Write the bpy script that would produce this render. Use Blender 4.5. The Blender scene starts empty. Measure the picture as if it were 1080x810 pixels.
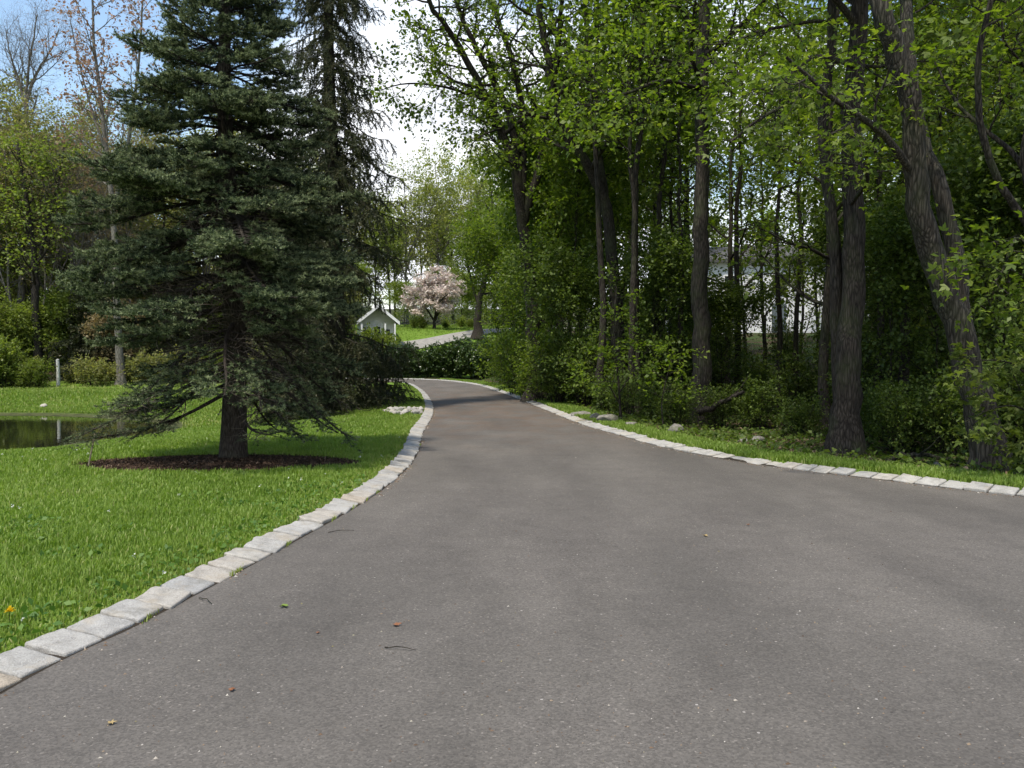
import bpy, bmesh, math
import numpy as np
from mathutils import Vector, Matrix

rng = np.random.default_rng(11)
scene = bpy.context.scene
COL = scene.collection
R = math.radians

# ------------------------------------------------------------------ camera
F = 873.0            # focal length in units of a 1080 wide frame
CAM_H = 1.6
PITCH = math.atan((405 - 378) / F)
cam_data = bpy.data.cameras.new('camera')
cam = bpy.data.objects.new('camera', cam_data)
COL.objects.link(cam)
cam_data.sensor_width = 36.0
cam_data.lens = F / 1080 * 36.0
cam_data.clip_end = 2000
cam_data.clip_start = 0.05
cam.location = (0, 0, CAM_H)
cam.rotation_euler = (math.pi / 2 - PITCH, 0, 0)
scene.camera = cam


def W(px, py, d):
    """place in the world seen at a photo position, d metres ahead"""
    u = (px - 540) / F
    v = (405 - py) / F
    dy = math.cos(PITCH) + v * math.sin(PITCH)
    dz = -math.sin(PITCH) + v * math.cos(PITCH)
    s = d / dy
    return np.array([u * s, d, CAM_H + dz * s])


# ------------------------------------------------------------------ scene tree helpers
def tag(o, label=None, cat=None, group=None, kind=None):
    if label: o['label'] = label
    if cat: o['category'] = cat
    if group: o['group'] = group
    if kind: o['kind'] = kind
    return o


def link(name, me, mat=None, parent=None):
    o = bpy.data.objects.new(name, me)
    COL.objects.link(o)
    if mat is not None:
        me.materials.append(mat)
    if parent is not None:
        o.parent = parent
    return o


def thing(name, label, cat, loc=(0, 0, 0), rz=0.0, group=None):
    o = bpy.data.objects.new(name, None)
    o.empty_display_size = 0.2
    COL.objects.link(o)
    o.location = loc
    o.rotation_euler = (0, 0, rz)
    return tag(o, label, cat, group)


def dup(root, loc, rz, scale=1.0, label=None, group=None, zs=None):
    r = root.copy(); COL.objects.link(r)
    r.location = loc; r.rotation_euler = (0, 0, rz)
    r.scale = (scale, scale, scale * (zs or 1.0))
    if label: r['label'] = label
    if group: r['group'] = group
    for ch in list(root.children):
        c = ch.copy(); COL.objects.link(c); c.parent = r
        for g in ch.children:
            e = g.copy(); COL.objects.link(e); e.parent = c
    return r


def mesh_np(name, verts, faces, smooth=False, rnd=None):
    """faces: (N,k) int array"""
    me = bpy.data.meshes.new(name)
    verts = np.ascontiguousarray(verts, dtype=np.float32)
    faces = np.ascontiguousarray(faces, dtype=np.int32)
    n, k = faces.shape
    me.vertices.add(len(verts))
    me.vertices.foreach_set('co', verts.ravel())
    me.loops.add(n * k)
    me.loops.foreach_set('vertex_index', faces.ravel())
    me.polygons.add(n)
    me.polygons.foreach_set('loop_start', np.arange(0, n * k, k, dtype=np.int32))
    if smooth:
        me.polygons.foreach_set('use_smooth', np.ones(n, dtype=bool))
    if rnd is not None:
        a = me.attributes.new('rnd', 'FLOAT', 'FACE')
        a.data.foreach_set('value', np.ascontiguousarray(rnd, dtype=np.float32))
    me.update(calc_edges=True)
    return me


def bm_mesh(name, bm, smooth=False):
    me = bpy.data.meshes.new(name)
    bm.normal_update()
    if smooth:
        for f in bm.faces: f.smooth = True
    bm.to_mesh(me); bm.free()
    return me


def nrm(a):
    return a / np.maximum(np.linalg.norm(a, axis=-1, keepdims=True), 1e-9)


# ------------------------------------------------------------------ noise in numpy
def vnoise(x, y, seed=0):
    xi = np.floor(x).astype(np.int64); yi = np.floor(y).astype(np.int64)
    xf = x - xi; yf = y - yi
    def h(a, b):
        n = (a * 374761393 + b * 668265263 + seed * 974634777) & 0x7fffffff
        n = ((n ^ (n >> 13)) * 1274126177) & 0x7fffffff
        return (n & 0xffff) / 65535.0
    u = xf * xf * (3 - 2 * xf); v = yf * yf * (3 - 2 * yf)
    return (h(xi, yi) * (1 - u) + h(xi + 1, yi) * u) * (1 - v) + (h(xi, yi + 1) * (1 - u) + h(xi + 1, yi + 1) * u) * v


def fnoise(x, y, seed=0):
    return 0.55 * vnoise(x, y, seed) + 0.3 * vnoise(x * 2.1, y * 2.1, seed + 1) + 0.15 * vnoise(x * 4.3, y * 4.3, seed + 2)


def sstep(a, b, x):
    t = np.clip((x - a) / (b - a), 0, 1)
    return t * t * (3 - 2 * t)


# ------------------------------------------------------------------ plan of the drive
def catmull(pts, per=12):
    P = np.array(pts, float)
    P = np.vstack([2 * P[0] - P[1], P, 2 * P[-1] - P[-2]])
    out = []
    for i in range(1, len(P) - 2):
        p0, p1, p2, p3 = P[i - 1], P[i], P[i + 1], P[i + 2]
        for t in np.linspace(0, 1, per, endpoint=False):
            out.append(0.5 * ((2 * p1) + (-p0 + p2) * t + (2 * p0 - 5 * p1 + 4 * p2 - p3) * t * t + (-p0 + 3 * p1 - 3 * p2 + p3) * t ** 3))
    out.append(P[-2])
    return np.array(out)


def resample(P, n):
    s = np.concatenate([[0], np.cumsum(np.linalg.norm(np.diff(P, axis=0), axis=1))])
    t = np.linspace(0, s[-1], n)
    return np.stack([np.interp(t, s, P[:, k]) for k in range(P.shape[1])], 1)


LEFT = catmull([(-2.75, -8), (-2.62, 1), (-2.46, 3.97), (-2.25, 5.04), (-1.95, 7.0), (-1.66, 9.3), (-1.55, 11.5), (-1.62, 14),
                (-1.95, 18), (-2.35, 24.5), (-3.3, 33), (-4.85, 43.6), (-6.9, 54), (-9.8, 58.8), (-16, 60.8), (-42, 62)])
RIGHT = catmull([(-42, 67), (-16, 66), (-9, 64.2), (-5.56, 60.7), (-3.07, 53.7), (-1.6, 46.6), (0, 35), (0.92, 26.9), (1.65, 20.5),
                 (2.2, 17.5), (2.74, 14.9), (3.44, 13.05), (4.0, 12.04), (4.96, 10.8), (5.95, 9.57), (8.5, 7.4), (12, 5.4), (20, 2.5), (30, 0)])
ROAD = np.vstack([LEFT, RIGHT, [[30, -8]]])
POND = catmull([(-30, 13.5), (-18, 15.5), (-11.3, 18.4), (-10.6, 20.4), (-9.9, 22.5), (-10.2, 25), (-12, 28), (-16, 30.5), (-19, 31.2), (-30, 32),
                (-46, 30), (-50, 22), (-46, 15)] + [(-30, 13.5)], 6)[:-1]


def inside(poly, x, y):
    r = np.zeros(x.shape, bool)
    n = len(poly)
    for i in range(n):
        x1, y1 = poly[i]; x2, y2 = poly[(i + 1) % n]
        if y1 == y2: continue
        c = ((y1 > y) != (y2 > y)) & (x < (x2 - x1) * (y - y1) / (y2 - y1) + x1)
        r ^= c
    return r


def dist_seg(poly, x, y, closed=True):
    d = np.full(x.shape, 1e9)
    n = len(poly)
    for i in range(n if closed else n - 1):
        a = poly[i]; b = poly[(i + 1) % n]
        ab = b - a
        L = ab @ ab + 1e-12
        t = np.clip(((x - a[0]) * ab[0] + (y - a[1]) * ab[1]) / L, 0, 1)
        d = np.minimum(d, np.hypot(x - a[0] - t * ab[0], y - a[1] - t * ab[1]))
    return d


def sdist(poly, x, y):
    return np.where(inside(poly, x, y), -1, 1) * dist_seg(poly, x, y)


_ry = RIGHT[:, 1]; _o = np.argsort(_ry)
def xr(y): return np.interp(y, _ry[_o], RIGHT[_o, 0])
_ly = LEFT[:, 1]; _ol = np.argsort(_ly)
def xl(y): return np.interp(y, _ly[_ol], LEFT[_ol, 0])
WATER_Z = -0.52


def terr(x, y, full=False):
    x = np.asarray(x, float); y = np.asarray(y, float)
    sr = sdist(ROAD, x, y); sp = sdist(POND, x, y)
    z = 0.05 + 0.05 * (fnoise(x * .35, y * .35, 3) - .5)
    # right side: low shaded floor, then a rise
    right = (x > xr(y)) & (y < 66) | (x > 6) & (y < 66)
    rr = np.where(right, sr, 0)
    z = z - 0.22 * sstep(0.8, 3.0, rr)
    z = z + 3.5 * sstep(27, 60, y + (x - 8) * 0.25) * sstep(3, 13, rr)
    z = z + 0.18 * (fnoise(x * .6, y * .6, 8) - .5) * sstep(1, 4, rr)
    # hill ahead and left
    z = z + 4.6 * sstep(67, 86, y) + np.clip(y - 86, 0, 200) * 0.07
    z = z + np.clip(y - 42, 0, 24) * 0.09 * sstep(-9, -20, x) * sstep(66, 50, y) * 1.0
    z = z + 2.0 * sstep(44, 66, y) * sstep(-20, -45, x) * (y < 200)
    # pond bowl
    k = sstep(0, 6.5, sp)
    z = np.where(sp > 0, (-0.47) * (1 - k) + z * k, -0.47 - 0.9 * sstep(0, 2.5, -sp))
    # bed of the drive
    k = sstep(0.05, 0.28, sr)
    z = -0.07 * (1 - k) + z * k
    if full: return z, sr, sp
    return z


def tz(x, y):
    return float(terr(np.array([x]), np.array([y]))[0])


# ------------------------------------------------------------------ material helpers
class NT:
    def __init__(self, name):
        self.m = bpy.data.materials.new(name)
        self.m.use_nodes = True
        self.t = self.m.node_tree
        self.t.nodes.clear()
        self.out = self.n('ShaderNodeOutputMaterial')
    def n(self, typ, **kw):
        nd = self.t.nodes.new(typ)
        for k, v in kw.items():
            if k.startswith('i_'):
                key = k[2:]
                key = int(key) if key.isdigit() else key.replace('_', ' ')
                nd.inputs[key].default_value = v
            else:
                setattr(nd, k, v)
        return nd
    def l(self, a, b): self.t.links.new(a, b)
    def coords(self, kind='Object', scale=(1, 1, 1)):
        tc = self.n('ShaderNodeTexCoord'); mp = self.n('ShaderNodeMapping')
        mp.inputs['Scale'].default_value = scale
        self.l(tc.outputs[kind], mp.inputs['Vector'])
        return mp.outputs['Vector']
    def noise(self, vec, scale, detail=4, rough=.55):
        nd = self.n('ShaderNodeTexNoise')
        nd.inputs['Scale'].default_value = scale; nd.inputs['Detail'].default_value = detail; nd.inputs['Roughness'].default_value = rough
        if vec is not None: self.l(vec, nd.inputs['Vector'])
        return nd.outputs['Fac']
    def ramp(self, fac, stops):
        nd = self.n('ShaderNodeValToRGB')
        e = nd.color_ramp.elements
        while len(e) < len(stops): e.new(0.5)
        for i, (p, c) in enumerate(stops):
            e[i].position = p
            e[i].color = (*c, 1) if not isinstance(c, (int, float)) else (c, c, c, 1)
        self.l(fac, nd.inputs['Fac'])
        return nd.outputs['Color']
    def mix(self, fac, a, b, mode='MIX'):
        nd = self.n('ShaderNodeMix', data_type='RGBA', blend_type=mode)
        for s, v in ((0, fac), (6, a), (7, b)):
            if hasattr(v, 'is_linked'): self.l(v, nd.inputs[s])
            elif isinstance(v, (int, float)): nd.inputs[s].default_value = v if s == 0 else (v, v, v, 1)
            else: nd.inputs[s].default_value = (*v, 1)
        return nd.outputs[2]
    def math(self, op, a, b=0.0):
        nd = self.n('ShaderNodeMath', operation=op)
        for i, v in enumerate((a, b)):
            if hasattr(v, 'is_linked'): self.l(v, nd.inputs[i])
            else: nd.inputs[i].default_value = v
        return nd.outputs[0]
    def bump(self, h, strength, dist=.01):
        nd = self.n('ShaderNodeBump'); nd.inputs['Strength'].default_value = strength; nd.inputs['Distance'].default_value = dist
        self.l(h, nd.inputs['Height'])
        return nd.outputs['Normal']
    def bsdf(self, color, rough=.8, spec=.3, normal=None):
        b = self.n('ShaderNodeBsdfPrincipled')
        if hasattr(color, 'is_linked'): self.l(color, b.inputs['Base Color'])
        else: b.inputs['Base Color'].default_value = (*color, 1)
        if hasattr(rough, 'is_linked'): self.l(rough, b.inputs['Roughness'])
        else: b.inputs['Roughness'].default_value = rough
        b.inputs['Specular IOR Level'].default_value = spec
        if normal is not None: self.l(normal, b.inputs['Normal'])
        return b
    def done(self, shader):
        self.l(shader, self.out.inputs['Surface'])
        return self.m


def leaf_mat(name, stops, trans=.4, tcol=None, rough=.55, objvar=.25, spec=.25):
    """stops: colours chosen per leaf"""
    n = NT(name)
    at = n.n('ShaderNodeAttribute', attribute_name='rnd')
    k = len(stops)
    col = n.ramp(at.outputs['Fac'], [(i / (k - 1), c) for i, c in enumerate(stops)])
    oi = n.n('ShaderNodeObjectInfo')
    v = n.math('ADD', n.math('MULTIPLY', oi.outputs['Random'], objvar * 2), 1 - objvar)
    hs = n.n('ShaderNodeHueSaturation')
    n.l(col, hs.inputs['Color']); n.l(v, hs.inputs['Value'])
    hs.inputs['Hue'].default_value = .5
    col = hs.outputs['Color']
    b = n.bsdf(col, rough, spec)
    tr = n.n('ShaderNodeBsdfTranslucent')
    tint = n.mix(1.0, col, tcol or (1.35, 1.45, .55), 'MULTIPLY')
    n.l(tint, tr.inputs['Color'])
    mx = n.n('ShaderNodeMixShader'); mx.inputs[0].default_value = trans
    n.l(b.outputs[0], mx.inputs[1]); n.l(tr.outputs[0], mx.inputs[2])
    return n.done(mx.outputs[0])


def bark_mat(name, dark, light, scale=1.0, moss=0.0, lichen=0.0):
    n = NT(name)
    v0 = n.coords('Object', (8 * scale, 8 * scale, 1.1 * scale))
    wp = n.n('ShaderNodeTexNoise'); wp.inputs['Scale'].default_value = 1.6; wp.inputs['Detail'].default_value = 5; n.l(v0, wp.inputs['Vector'])
    v = n.mix(.32, v0, wp.outputs['Color'], 'ADD')
    a = n.noise(v0, 3.2, 7, .7)
    vo = n.n('ShaderNodeTexVoronoi', feature='DISTANCE_TO_EDGE'); vo.inputs['Scale'].default_value = 3.1
    n.l(v, vo.inputs['Vector'])
    crack = n.ramp(vo.outputs['Distance'], [(0, 0.0), (.35, 1.0)])
    h = n.mix(.42, a, crack)
    col = n.ramp(h, [(.28, dark), (.72, light)])
    v2 = n.coords('Object')
    if lichen:
        l1 = n.ramp(n.noise(v2, 2.3, 7, .7), [(.56 - .06 * lichen, 0.0), (.62 - .04 * lichen, 1.0)])
        col = n.mix(n.math('MULTIPLY', l1, .75), col, (.30, .31, .26))
    if moss:
        l2 = n.ramp(n.noise(v2, 1.4, 6, .65), [(.48, 0.0), (.64, 1.0)])
        col = n.mix(n.math('MULTIPLY', l2, moss), col, (.05, .07, .02))
    nm = n.bump(h, .9, .03)
    return n.done(n.bsdf(col, .9, .15, nm).outputs[0])


# ------------------------------------------------------------------ tubes (trunks, limbs, twigs)
class Tubes:
    def __init__(self): self.parts = []
    def add(self, P, Rr, sides):
        P = np.asarray(P, float); Rr = np.asarray(Rr, float)
        if P.ndim == 2: P = P[None]; Rr = Rr[None]
        self.parts.append((P, Rr, sides))
    def build(self, name):
        VV = []; FF = []; base = 0
        for P, Rr, S in self.parts:
            B, N, _ = P.shape
            T = np.empty_like(P)
            T[:, 1:-1] = P[:, 2:] - P[:, :-2]; T[:, 0] = P[:, 1] - P[:, 0]; T[:, -1] = P[:, -1] - P[:, -2]
            T = nrm(T)
            D = nrm(P[:, -1] - P[:, 0])
            ref = np.where(np.abs(D[:, :1]) < .75, np.array([[1., 0, 0]]), np.array([[0, 1., 0]]))
            U = nrm(np.cross(T, ref[:, None, :])); V = np.cross(T, U)
            a = np.arange(S) * 2 * math.pi / S
            ring = P[:, :, None, :] + Rr[:, :, None, None] * (np.cos(a)[None, None, :, None] * U[:, :, None, :] + np.sin(a)[None, None, :, None] * V[:, :, None, :])
            VV.append(ring.reshape(-1, 3))
            b = np.arange(B)[:, None, None] * (N * S); i = np.arange(N - 1)[None, :, None] * S; j = np.arange(S)[None, None, :]
            j2 = (j + 1) % S
            q = np.stack(np.broadcast_arrays(b + i + j, b + i + j2, b + i + S + j2, b + i + S + j), -1).reshape(-1, 4) + base
            FF.append(q)
            base += B * N * S
        return mesh_np(name, np.vstack(VV), np.vstack(FF), smooth=True)


def sample_line(P, t):
    """P (B,N,3), t (B,n) in 0..1 -> positions and tangents (B,n,3)"""
    B, N, _ = P.shape
    f = t * (N - 1)
    i = np.clip(np.floor(f).astype(int), 0, N - 2)
    w = (f - i)[..., None]
    bi = np.arange(B)[:, None]
    a = P[bi, i]; b = P[bi, i + 1]
    return a * (1 - w) + b * w, nrm(b - a)


def sample_r(Rr, t):
    B, N = Rr.shape
    f = t * (N - 1); i = np.clip(np.floor(f).astype(int), 0, N - 2); w = f - i
    bi = np.arange(B)[:, None]
    return Rr[bi, i] * (1 - w) + Rr[bi, i + 1] * w


def branch(P, Rr, n, t0, t1, length, ang, M=6, up=0.0, jit=.12, prof=None, rfac=.55, flat=0.0, lenjit=.3, gold=True):
    """children of a set of branches; length: scalar or (B,1); prof(t) scales length"""
    B = len(P)
    t = (np.arange(n)[None, :] + rng.random((B, n))) / n
    t = t0 + (t1 - t0) * t
    pos, tan = sample_line(P, t)
    L = np.broadcast_to(length, (B, n)) * (1 + lenjit * (rng.random((B, n)) * 2 - 1))
    if prof is not None: L = L * prof(t)
    ref = np.zeros_like(tan); ref[..., 2] = 1
    par = np.abs(tan[..., 2]) > .93
    ref[par] = (1, 0, 0)
    S = nrm(np.cross(tan, ref)); Q = np.cross(S, tan)
    if gold:
        az = np.arange(n)[None, :] * 2.39996 + rng.random((B, 1)) * 6.28 + rng.normal(0, .35, (B, n))
    else:   # two-ranked side shoots
        az = np.where(np.arange(n)[None, :] % 2 == 0, 0, math.pi) + rng.normal(0, .35, (B, n))
    perp = np.cos(az)[..., None] * S + (np.sin(az) * (1 - flat))[..., None] * Q
    perp = nrm(perp)
    an = np.radians(ang[0] + (ang[1] - ang[0]) * rng.random((B, n)))[..., None]
    d = nrm(np.cos(an) * tan + np.sin(an) * perp)
    d = d.reshape(-1, 3); p = pos.reshape(-1, 3); L = L.reshape(-1)
    out = [p]
    for k in range(M - 1):
        d = d + rng.normal(0, jit, d.shape)
        d[:, 2] += up if not callable(up) else up(k / (M - 1))
        d = nrm(d)
        p = p + d * (L / (M - 1))[:, None]
        out.append(p)
    C = np.stack(out, 1)
    r0 = np.minimum(sample_r(Rr, t).reshape(-1) * rfac, L * .03 + .002)
    CR = r0[:, None] * np.linspace(1, .25, M)[None, :]
    return C, CR


# ------------------------------------------------------------------ leaves and needles
def leaves_mesh(name, pos, axis, size, aspect=.75, lobed=False, tilt=.55, droop=-.25, rnd=None):
    N = len(pos)
    a = axis + rng.normal(0, .5, (N, 3)); a[:, 2] += droop
    a = nrm(a)
    nn = rng.normal(0, tilt, (N, 3)); nn[:, 2] += 1
    s = nrm(np.cross(a, nn)); nn = np.cross(s, a)
    L = (size * (.5 + .95 * rng.random(N)))[:, None] if np.ndim(size) == 0 else size[:, None]
    w = L * aspect * .5
    fold = L * .10
    if rnd is None: rnd = rng.random(N)
    def dia(p, ax, sd, l, ww):
        return np.stack([p, p + ax * l * .5 + sd * ww + nn * fold, p + ax * l, p + ax * l * .5 - sd * ww + nn * fold], 1)
    if not lobed:
        V = dia(pos, a, s, L, w).reshape(-1, 3)
        Fc = np.arange(4 * N).reshape(-1, 4)
        return mesh_np(name, V, Fc, rnd=rnd)
    c, sn = math.cos(.95), math.sin(.95)
    V = np.concatenate([dia(pos, a, s, L, w * .62),
                        dia(pos, a * c + s * sn, s * c - a * sn, L * .8, w * .5),
                        dia(pos, a * c - s * sn, s * c + a * sn, L * .8, w * .5)], 1).reshape(-1, 3)
    Fc = np.arange(12 * N).reshape(-1, 4)
    return mesh_np(name, V, Fc, rnd=np.repeat(rnd, 3))


def leaf_points(P, k, t0=.15, spread=.05):
    B = len(P)
    t = t0 + (1 - t0) * rng.random((B, k))
    pos, tan = sample_line(P, t)
    pos = pos + rng.normal(0, spread, pos.shape)
    return pos.reshape(-1, 3), tan.reshape(-1, 3)


def needles(P, k, ln, wd, up=.35, fwd=.55, spread=1.0, t0=0.0):
    B = len(P)
    t = t0 + (1 - t0) * rng.random((B, k))
    pos, tan = sample_line(P, t)
    pos = pos.reshape(-1, 3); tan = tan.reshape(-1, 3)
    N = len(pos)
    rad = rng.normal(0, spread, (N, 3)); rad[:, 2] += up
    d = nrm(nrm(rad) + tan * fwd)
    s = nrm(np.cross(d, rng.normal(0, 1, (N, 3))))
    L = (ln * (.7 + .6 * rng.random(N)))[:, None]
    V = np.stack([pos - s * wd * .5, pos + s * wd * .5, pos + d * L], 1).reshape(-1, 3)
    return V, np.repeat(rng.random(B), k)


def needle_mesh(name, sets):
    V = np.vstack([v for v, _ in sets]); r = np.concatenate([q for _, q in sets])
    return mesh_np(name, V, np.arange(len(V)).reshape(-1, 3), rnd=r)


def stem_line(pts, n=20, px=True):
    P = np.array([W(*p) if px else p for p in pts], float)
    if len(P) > 2: P = catmull(P, 8)
    return resample(P, n)


# ------------------------------------------------------------------ world, sun
SUN_EL, SUN_AZ = R(66), math.atan2(-.52, -.85)     # azimuth measured from +Y towards +X
world = bpy.data.worlds.new('World'); scene.world = world
world.use_nodes = True
wt = world.node_tree; wt.nodes.clear()
def wn(t, **k):
    nd = wt.nodes.new(t)
    for a, b in k.items(): setattr(nd, a, b)
    return nd
wo = wn('ShaderNodeOutputWorld'); bg = wn('ShaderNodeBackground'); bg.inputs['Strength'].default_value = .115
sky = wn('ShaderNodeTexSky', sky_type='NISHITA', sun_disc=False)
sky.sun_elevation = SUN_EL; sky.sun_rotation = SUN_AZ % (2 * math.pi)
sky.air_density = 1.35; sky.dust_density = .4; sky.ozone_density = 1.4
tc = wn('ShaderNodeTexCoord'); sx = wn('ShaderNodeSeparateXYZ')
wt.links.new(tc.outputs['Generated'], sx.inputs[0])
def wm(op, a, b=0.0):
    nd = wn('ShaderNodeMath', operation=op)
    for i, v in enumerate((a, b)):
        if hasattr(v, 'is_linked'): wt.links.new(v, nd.inputs[i])
        else: nd.inputs[i].default_value = v
    return nd.outputs[0]
zz = wm('ADD', wm('MAXIMUM', sx.outputs['Z'], 0.0), .22)
cb = wn('ShaderNodeCombineXYZ')
wt.links.new(wm('DIVIDE', sx.outputs['X'], zz), cb.inputs[0]); wt.links.new(wm('DIVIDE', sx.outputs['Y'], zz), cb.inputs[1])
cb.inputs[2].default_value = 1.3
nz = wn('ShaderNodeTexNoise'); nz.inputs['Scale'].default_value = 1.25; nz.inputs['Detail'].default_value = 9; nz.inputs['Roughness'].default_value = .55
wt.links.new(cb.outputs[0], nz.inputs['Vector'])
# more cloud ahead and to the right, open blue high on the left
bias = wm('MINIMUM', wm('MULTIPLY', wm('ADD', sx.outputs['X'], .30), .95), .03)
low = wm('MULTIPLY', wm('SUBTRACT', .35, sx.outputs['Z']), .25)
cf = wm('ADD', wm('ADD', nz.outputs['Fac'], bias), low)
cr = wn('ShaderNodeValToRGB'); cr.color_ramp.elements[0].position = .46; cr.color_ramp.elements[1].position = .60
wt.links.new(cf, cr.inputs[0])
cm = wn('ShaderNodeMix', data_type='RGBA')
wt.links.new(cr.outputs[0], cm.inputs[0]); wt.links.new(sky.outputs[0], cm.inputs[6]); ccr = wn('ShaderNodeValToRGB'); ccr.color_ramp.elements[0].position = .50; ccr.color_ramp.elements[1].position = .72
ccr.color_ramp.elements[0].color = (8.0, 8.1, 8.3, 1); ccr.color_ramp.elements[1].color = (4.6, 4.8, 5.2, 1)
wt.links.new(cf, ccr.inputs[0]); wt.links.new(ccr.outputs[0], cm.inputs[7])
wt.links.new(cm.outputs[2], bg.inputs['Color']); wt.links.new(bg.outputs[0], wo.inputs['Surface'])

sd = bpy.data.lights.new('sun', 'SUN'); sd.energy = 3.1; sd.angle = R(3.0); sd.color = (1, .94, .83)
so = bpy.data.objects.new('sun', sd); COL.objects.link(so)
sv = Vector((math.sin(SUN_AZ) * math.cos(SUN_EL), math.cos(SUN_AZ) * math.cos(SUN_EL), math.sin(SUN_EL)))
so.rotation_euler = sv.to_track_quat('Z', 'Y').to_euler(); so.location = sv * 60

vs = scene.view_settings
scene.display_settings.display_device = 'sRGB'
vs.view_transform = 'Standard'; vs.look = 'None'; vs.exposure = .95; vs.gamma = 1; vs.use_curve_mapping = False
cy = scene.cycles
cy.max_bounces = 7; cy.diffuse_bounces = 4; cy.glossy_bounces = 2; cy.transmission_bounces = 4; cy.transparent_max_bounces = 4
cy.caustics_reflective = False; cy.caustics_refractive = False
cy.use_adaptive_sampling = True; cy.adaptive_threshold = .02
cy.use_denoising = True
try:
    cy.denoiser = 'OPENIMAGEDENOISE'; cy.denoising_input_passes = 'RGB_ALBEDO_NORMAL'; cy.denoising_prefilter = 'ACCURATE'
except Exception: pass


# ================================================================== THE SETTING
# ------------------------------------------------------------------ ground
def axis(lo, hi, bands):
    v = [lo]
    while v[-1] < hi:
        x = v[-1]; st = 12.0
        for a, b, s in bands:
            if a <= x < b: st = s; break
        v.append(x + st)
    return np.array(v)

gx = axis(-260, 260, [(-16, 16, .25), (-60, -16, .8), (16, 40, .8), (-260, -60, 8), (40, 260, 8)])
gy = axis(-30, 420, [(2, 30, .25), (-30, 2, .7), (30, 75, .5), (75, 110, 1.0), (110, 420, 8)])
GX, GY = np.meshgrid(gx, gy)
Zg, SRg, SPg = terr(GX.ravel(), GY.ravel(), True)
gxf, gyf = GX.ravel(), GY.ravel()
# 0 = mown lawn, 1 = woodland floor, mud round the water in a second channel
def wood_mask(x, y, sr):
    rt = ((x > xr(y)) & (y < 66)) | ((x > 6) & (y < 66))
    m = np.where(rt, sstep(.95, 1.35, sr + .55 * (fnoise(x * 1.3, y * 1.3, 21) - .5)), 0)
    m = np.maximum(m, sstep(0, 3, y - 42.5 - 2 * fnoise(x * .2, y * .2, 5) - 3 * sstep(-12, 0, x) * 9))
    hill = (y > 66.5)
    lawn = sstep(0, 3, x + 19) * sstep(0, 3, 2 - x) * sstep(103, 98, y)
    m = np.where(hill, 1 - lawn, m)
    m = np.where(x < -70, 1, m)
    return np.clip(m, 0, 1)
WM = wood_mask(gxf, gyf, SRg)
MUD = sstep(1.0, .1, SPg + .5 * (fnoise(gxf, gyf, 31) - .5)) * (SPg < 2)
nx_, ny_ = len(gx), len(gy)
ii, jj = np.meshgrid(np.arange(nx_ - 1), np.arange(ny_ - 1))
q = (jj * nx_ + ii).ravel()
gme = mesh_np('ground', np.stack([gxf, gyf, Zg], 1), np.stack([q, q + 1, q + nx_ + 1, q + nx_], 1), smooth=True)
for nm_, arr in (('wood', WM), ('mud', MUD)):
    at = gme.attributes.new(nm_, 'FLOAT', 'POINT'); at.data.foreach_set('value', arr.astype(np.float32))

n = NT('ground_soil_and_lawn')
v = n.coords('Object')
wa = n.n('ShaderNodeAttribute', attribute_name='wood').outputs['Fac']
ma = n.n('ShaderNodeAttribute', attribute_name='mud').outputs['Fac']
big = n.noise(v, .5, 5, .6); fine = n.noise(v, 30, 6, .7); mid = n.noise(v, 4, 5, .6)
lawn = n.ramp(n.mix(.5, big, fine), [(.3, (.065, .115, .014)), (.5, (.105, .175, .022)), (.7, (.15, .21, .04))])
lawn = n.mix(n.ramp(mid, [(.55, 0.0), (.75, .35)]), lawn, (.12, .11, .04))
floor_ = n.ramp(n.mix(.6, fine, mid), [(.3, (.018, .013, .008)), (.5, (.05, .036, .022)), (.68, (.11, .08, .05))])
floor_ = n.mix(n.ramp(n.noise(v, .9, 5, .6), [(.42, 0.0), (.58, .85)]), floor_, (.03, .06, .012))
mud = n.ramp(mid, [(.35, (.035, .038, .016)), (.65, (.075, .08, .03))])
c = n.mix(ma, n.mix(wa, lawn, floor_), mud)
b = n.bsdf(c, .95, .1, n.bump(n.mix(.5, fine, mid), .8, .04))
M_GROUND = n.done(b.outputs[0])
ground = link('ground', gme, M_GROUND); ground['kind'] = 'structure'

# ------------------------------------------------------------------ driveway
bm = bmesh.new()
f = bm.faces.new([bm.verts.new((p[0], p[1], 0.0)) for p in ROAD])
if f.normal.z < 0: f.normal_flip()
f.normal_update()
if f.normal.z < 0: f.normal_flip()
n = NT('asphalt')
v = n.coords('Object')
base = n.ramp(n.noise(v, .45, 6, .6), [(.3, (.091, .080, .069)), (.55, (.106, .0935, .0805)), (.75, (.120, .106, .091))])
base = n.mix(n.ramp(n.noise(v, 2.6, 6, .65), [(.42, 0.0), (.75, .45)]), base, (.121, .107, .094))
vo = n.n('ShaderNodeTexVoronoi'); vo.inputs['Scale'].default_value = 95; n.l(v, vo.inputs['Vector'])
sp = n.n('ShaderNodeSeparateColor'); n.l(vo.outputs['Color'], sp.inputs[0])
agg = n.ramp(sp.outputs[0], [(0, .62), (.5, .95), (.86, 1.12), (.985, 1.3), (1, 2.2)])
base = n.mix(.8, base, n.mix(1, base, agg, 'MULTIPLY'))
vo2 = n.n('ShaderNodeTexVoronoi'); vo2.inputs['Scale'].default_value = 14; n.l(v, vo2.inputs['Vector'])
s2 = n.n('ShaderNodeSeparateColor'); n.l(vo2.outputs['Color'], s2.inputs[0])
dot = n.math('MULTIPLY', n.math('LESS_THAN', vo2.outputs['Distance'], .10), n.math('GREATER_THAN', s2.outputs[1], .72))
base = n.mix(n.math('MULTIPLY', dot, .8), base, n.ramp(s2.outputs[0], [(0, (.035, .03, .027)), (.55, (.06, .05, .04)), (.6, (.30, .27, .24)), (1, (.36, .33, .30))]))
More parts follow.
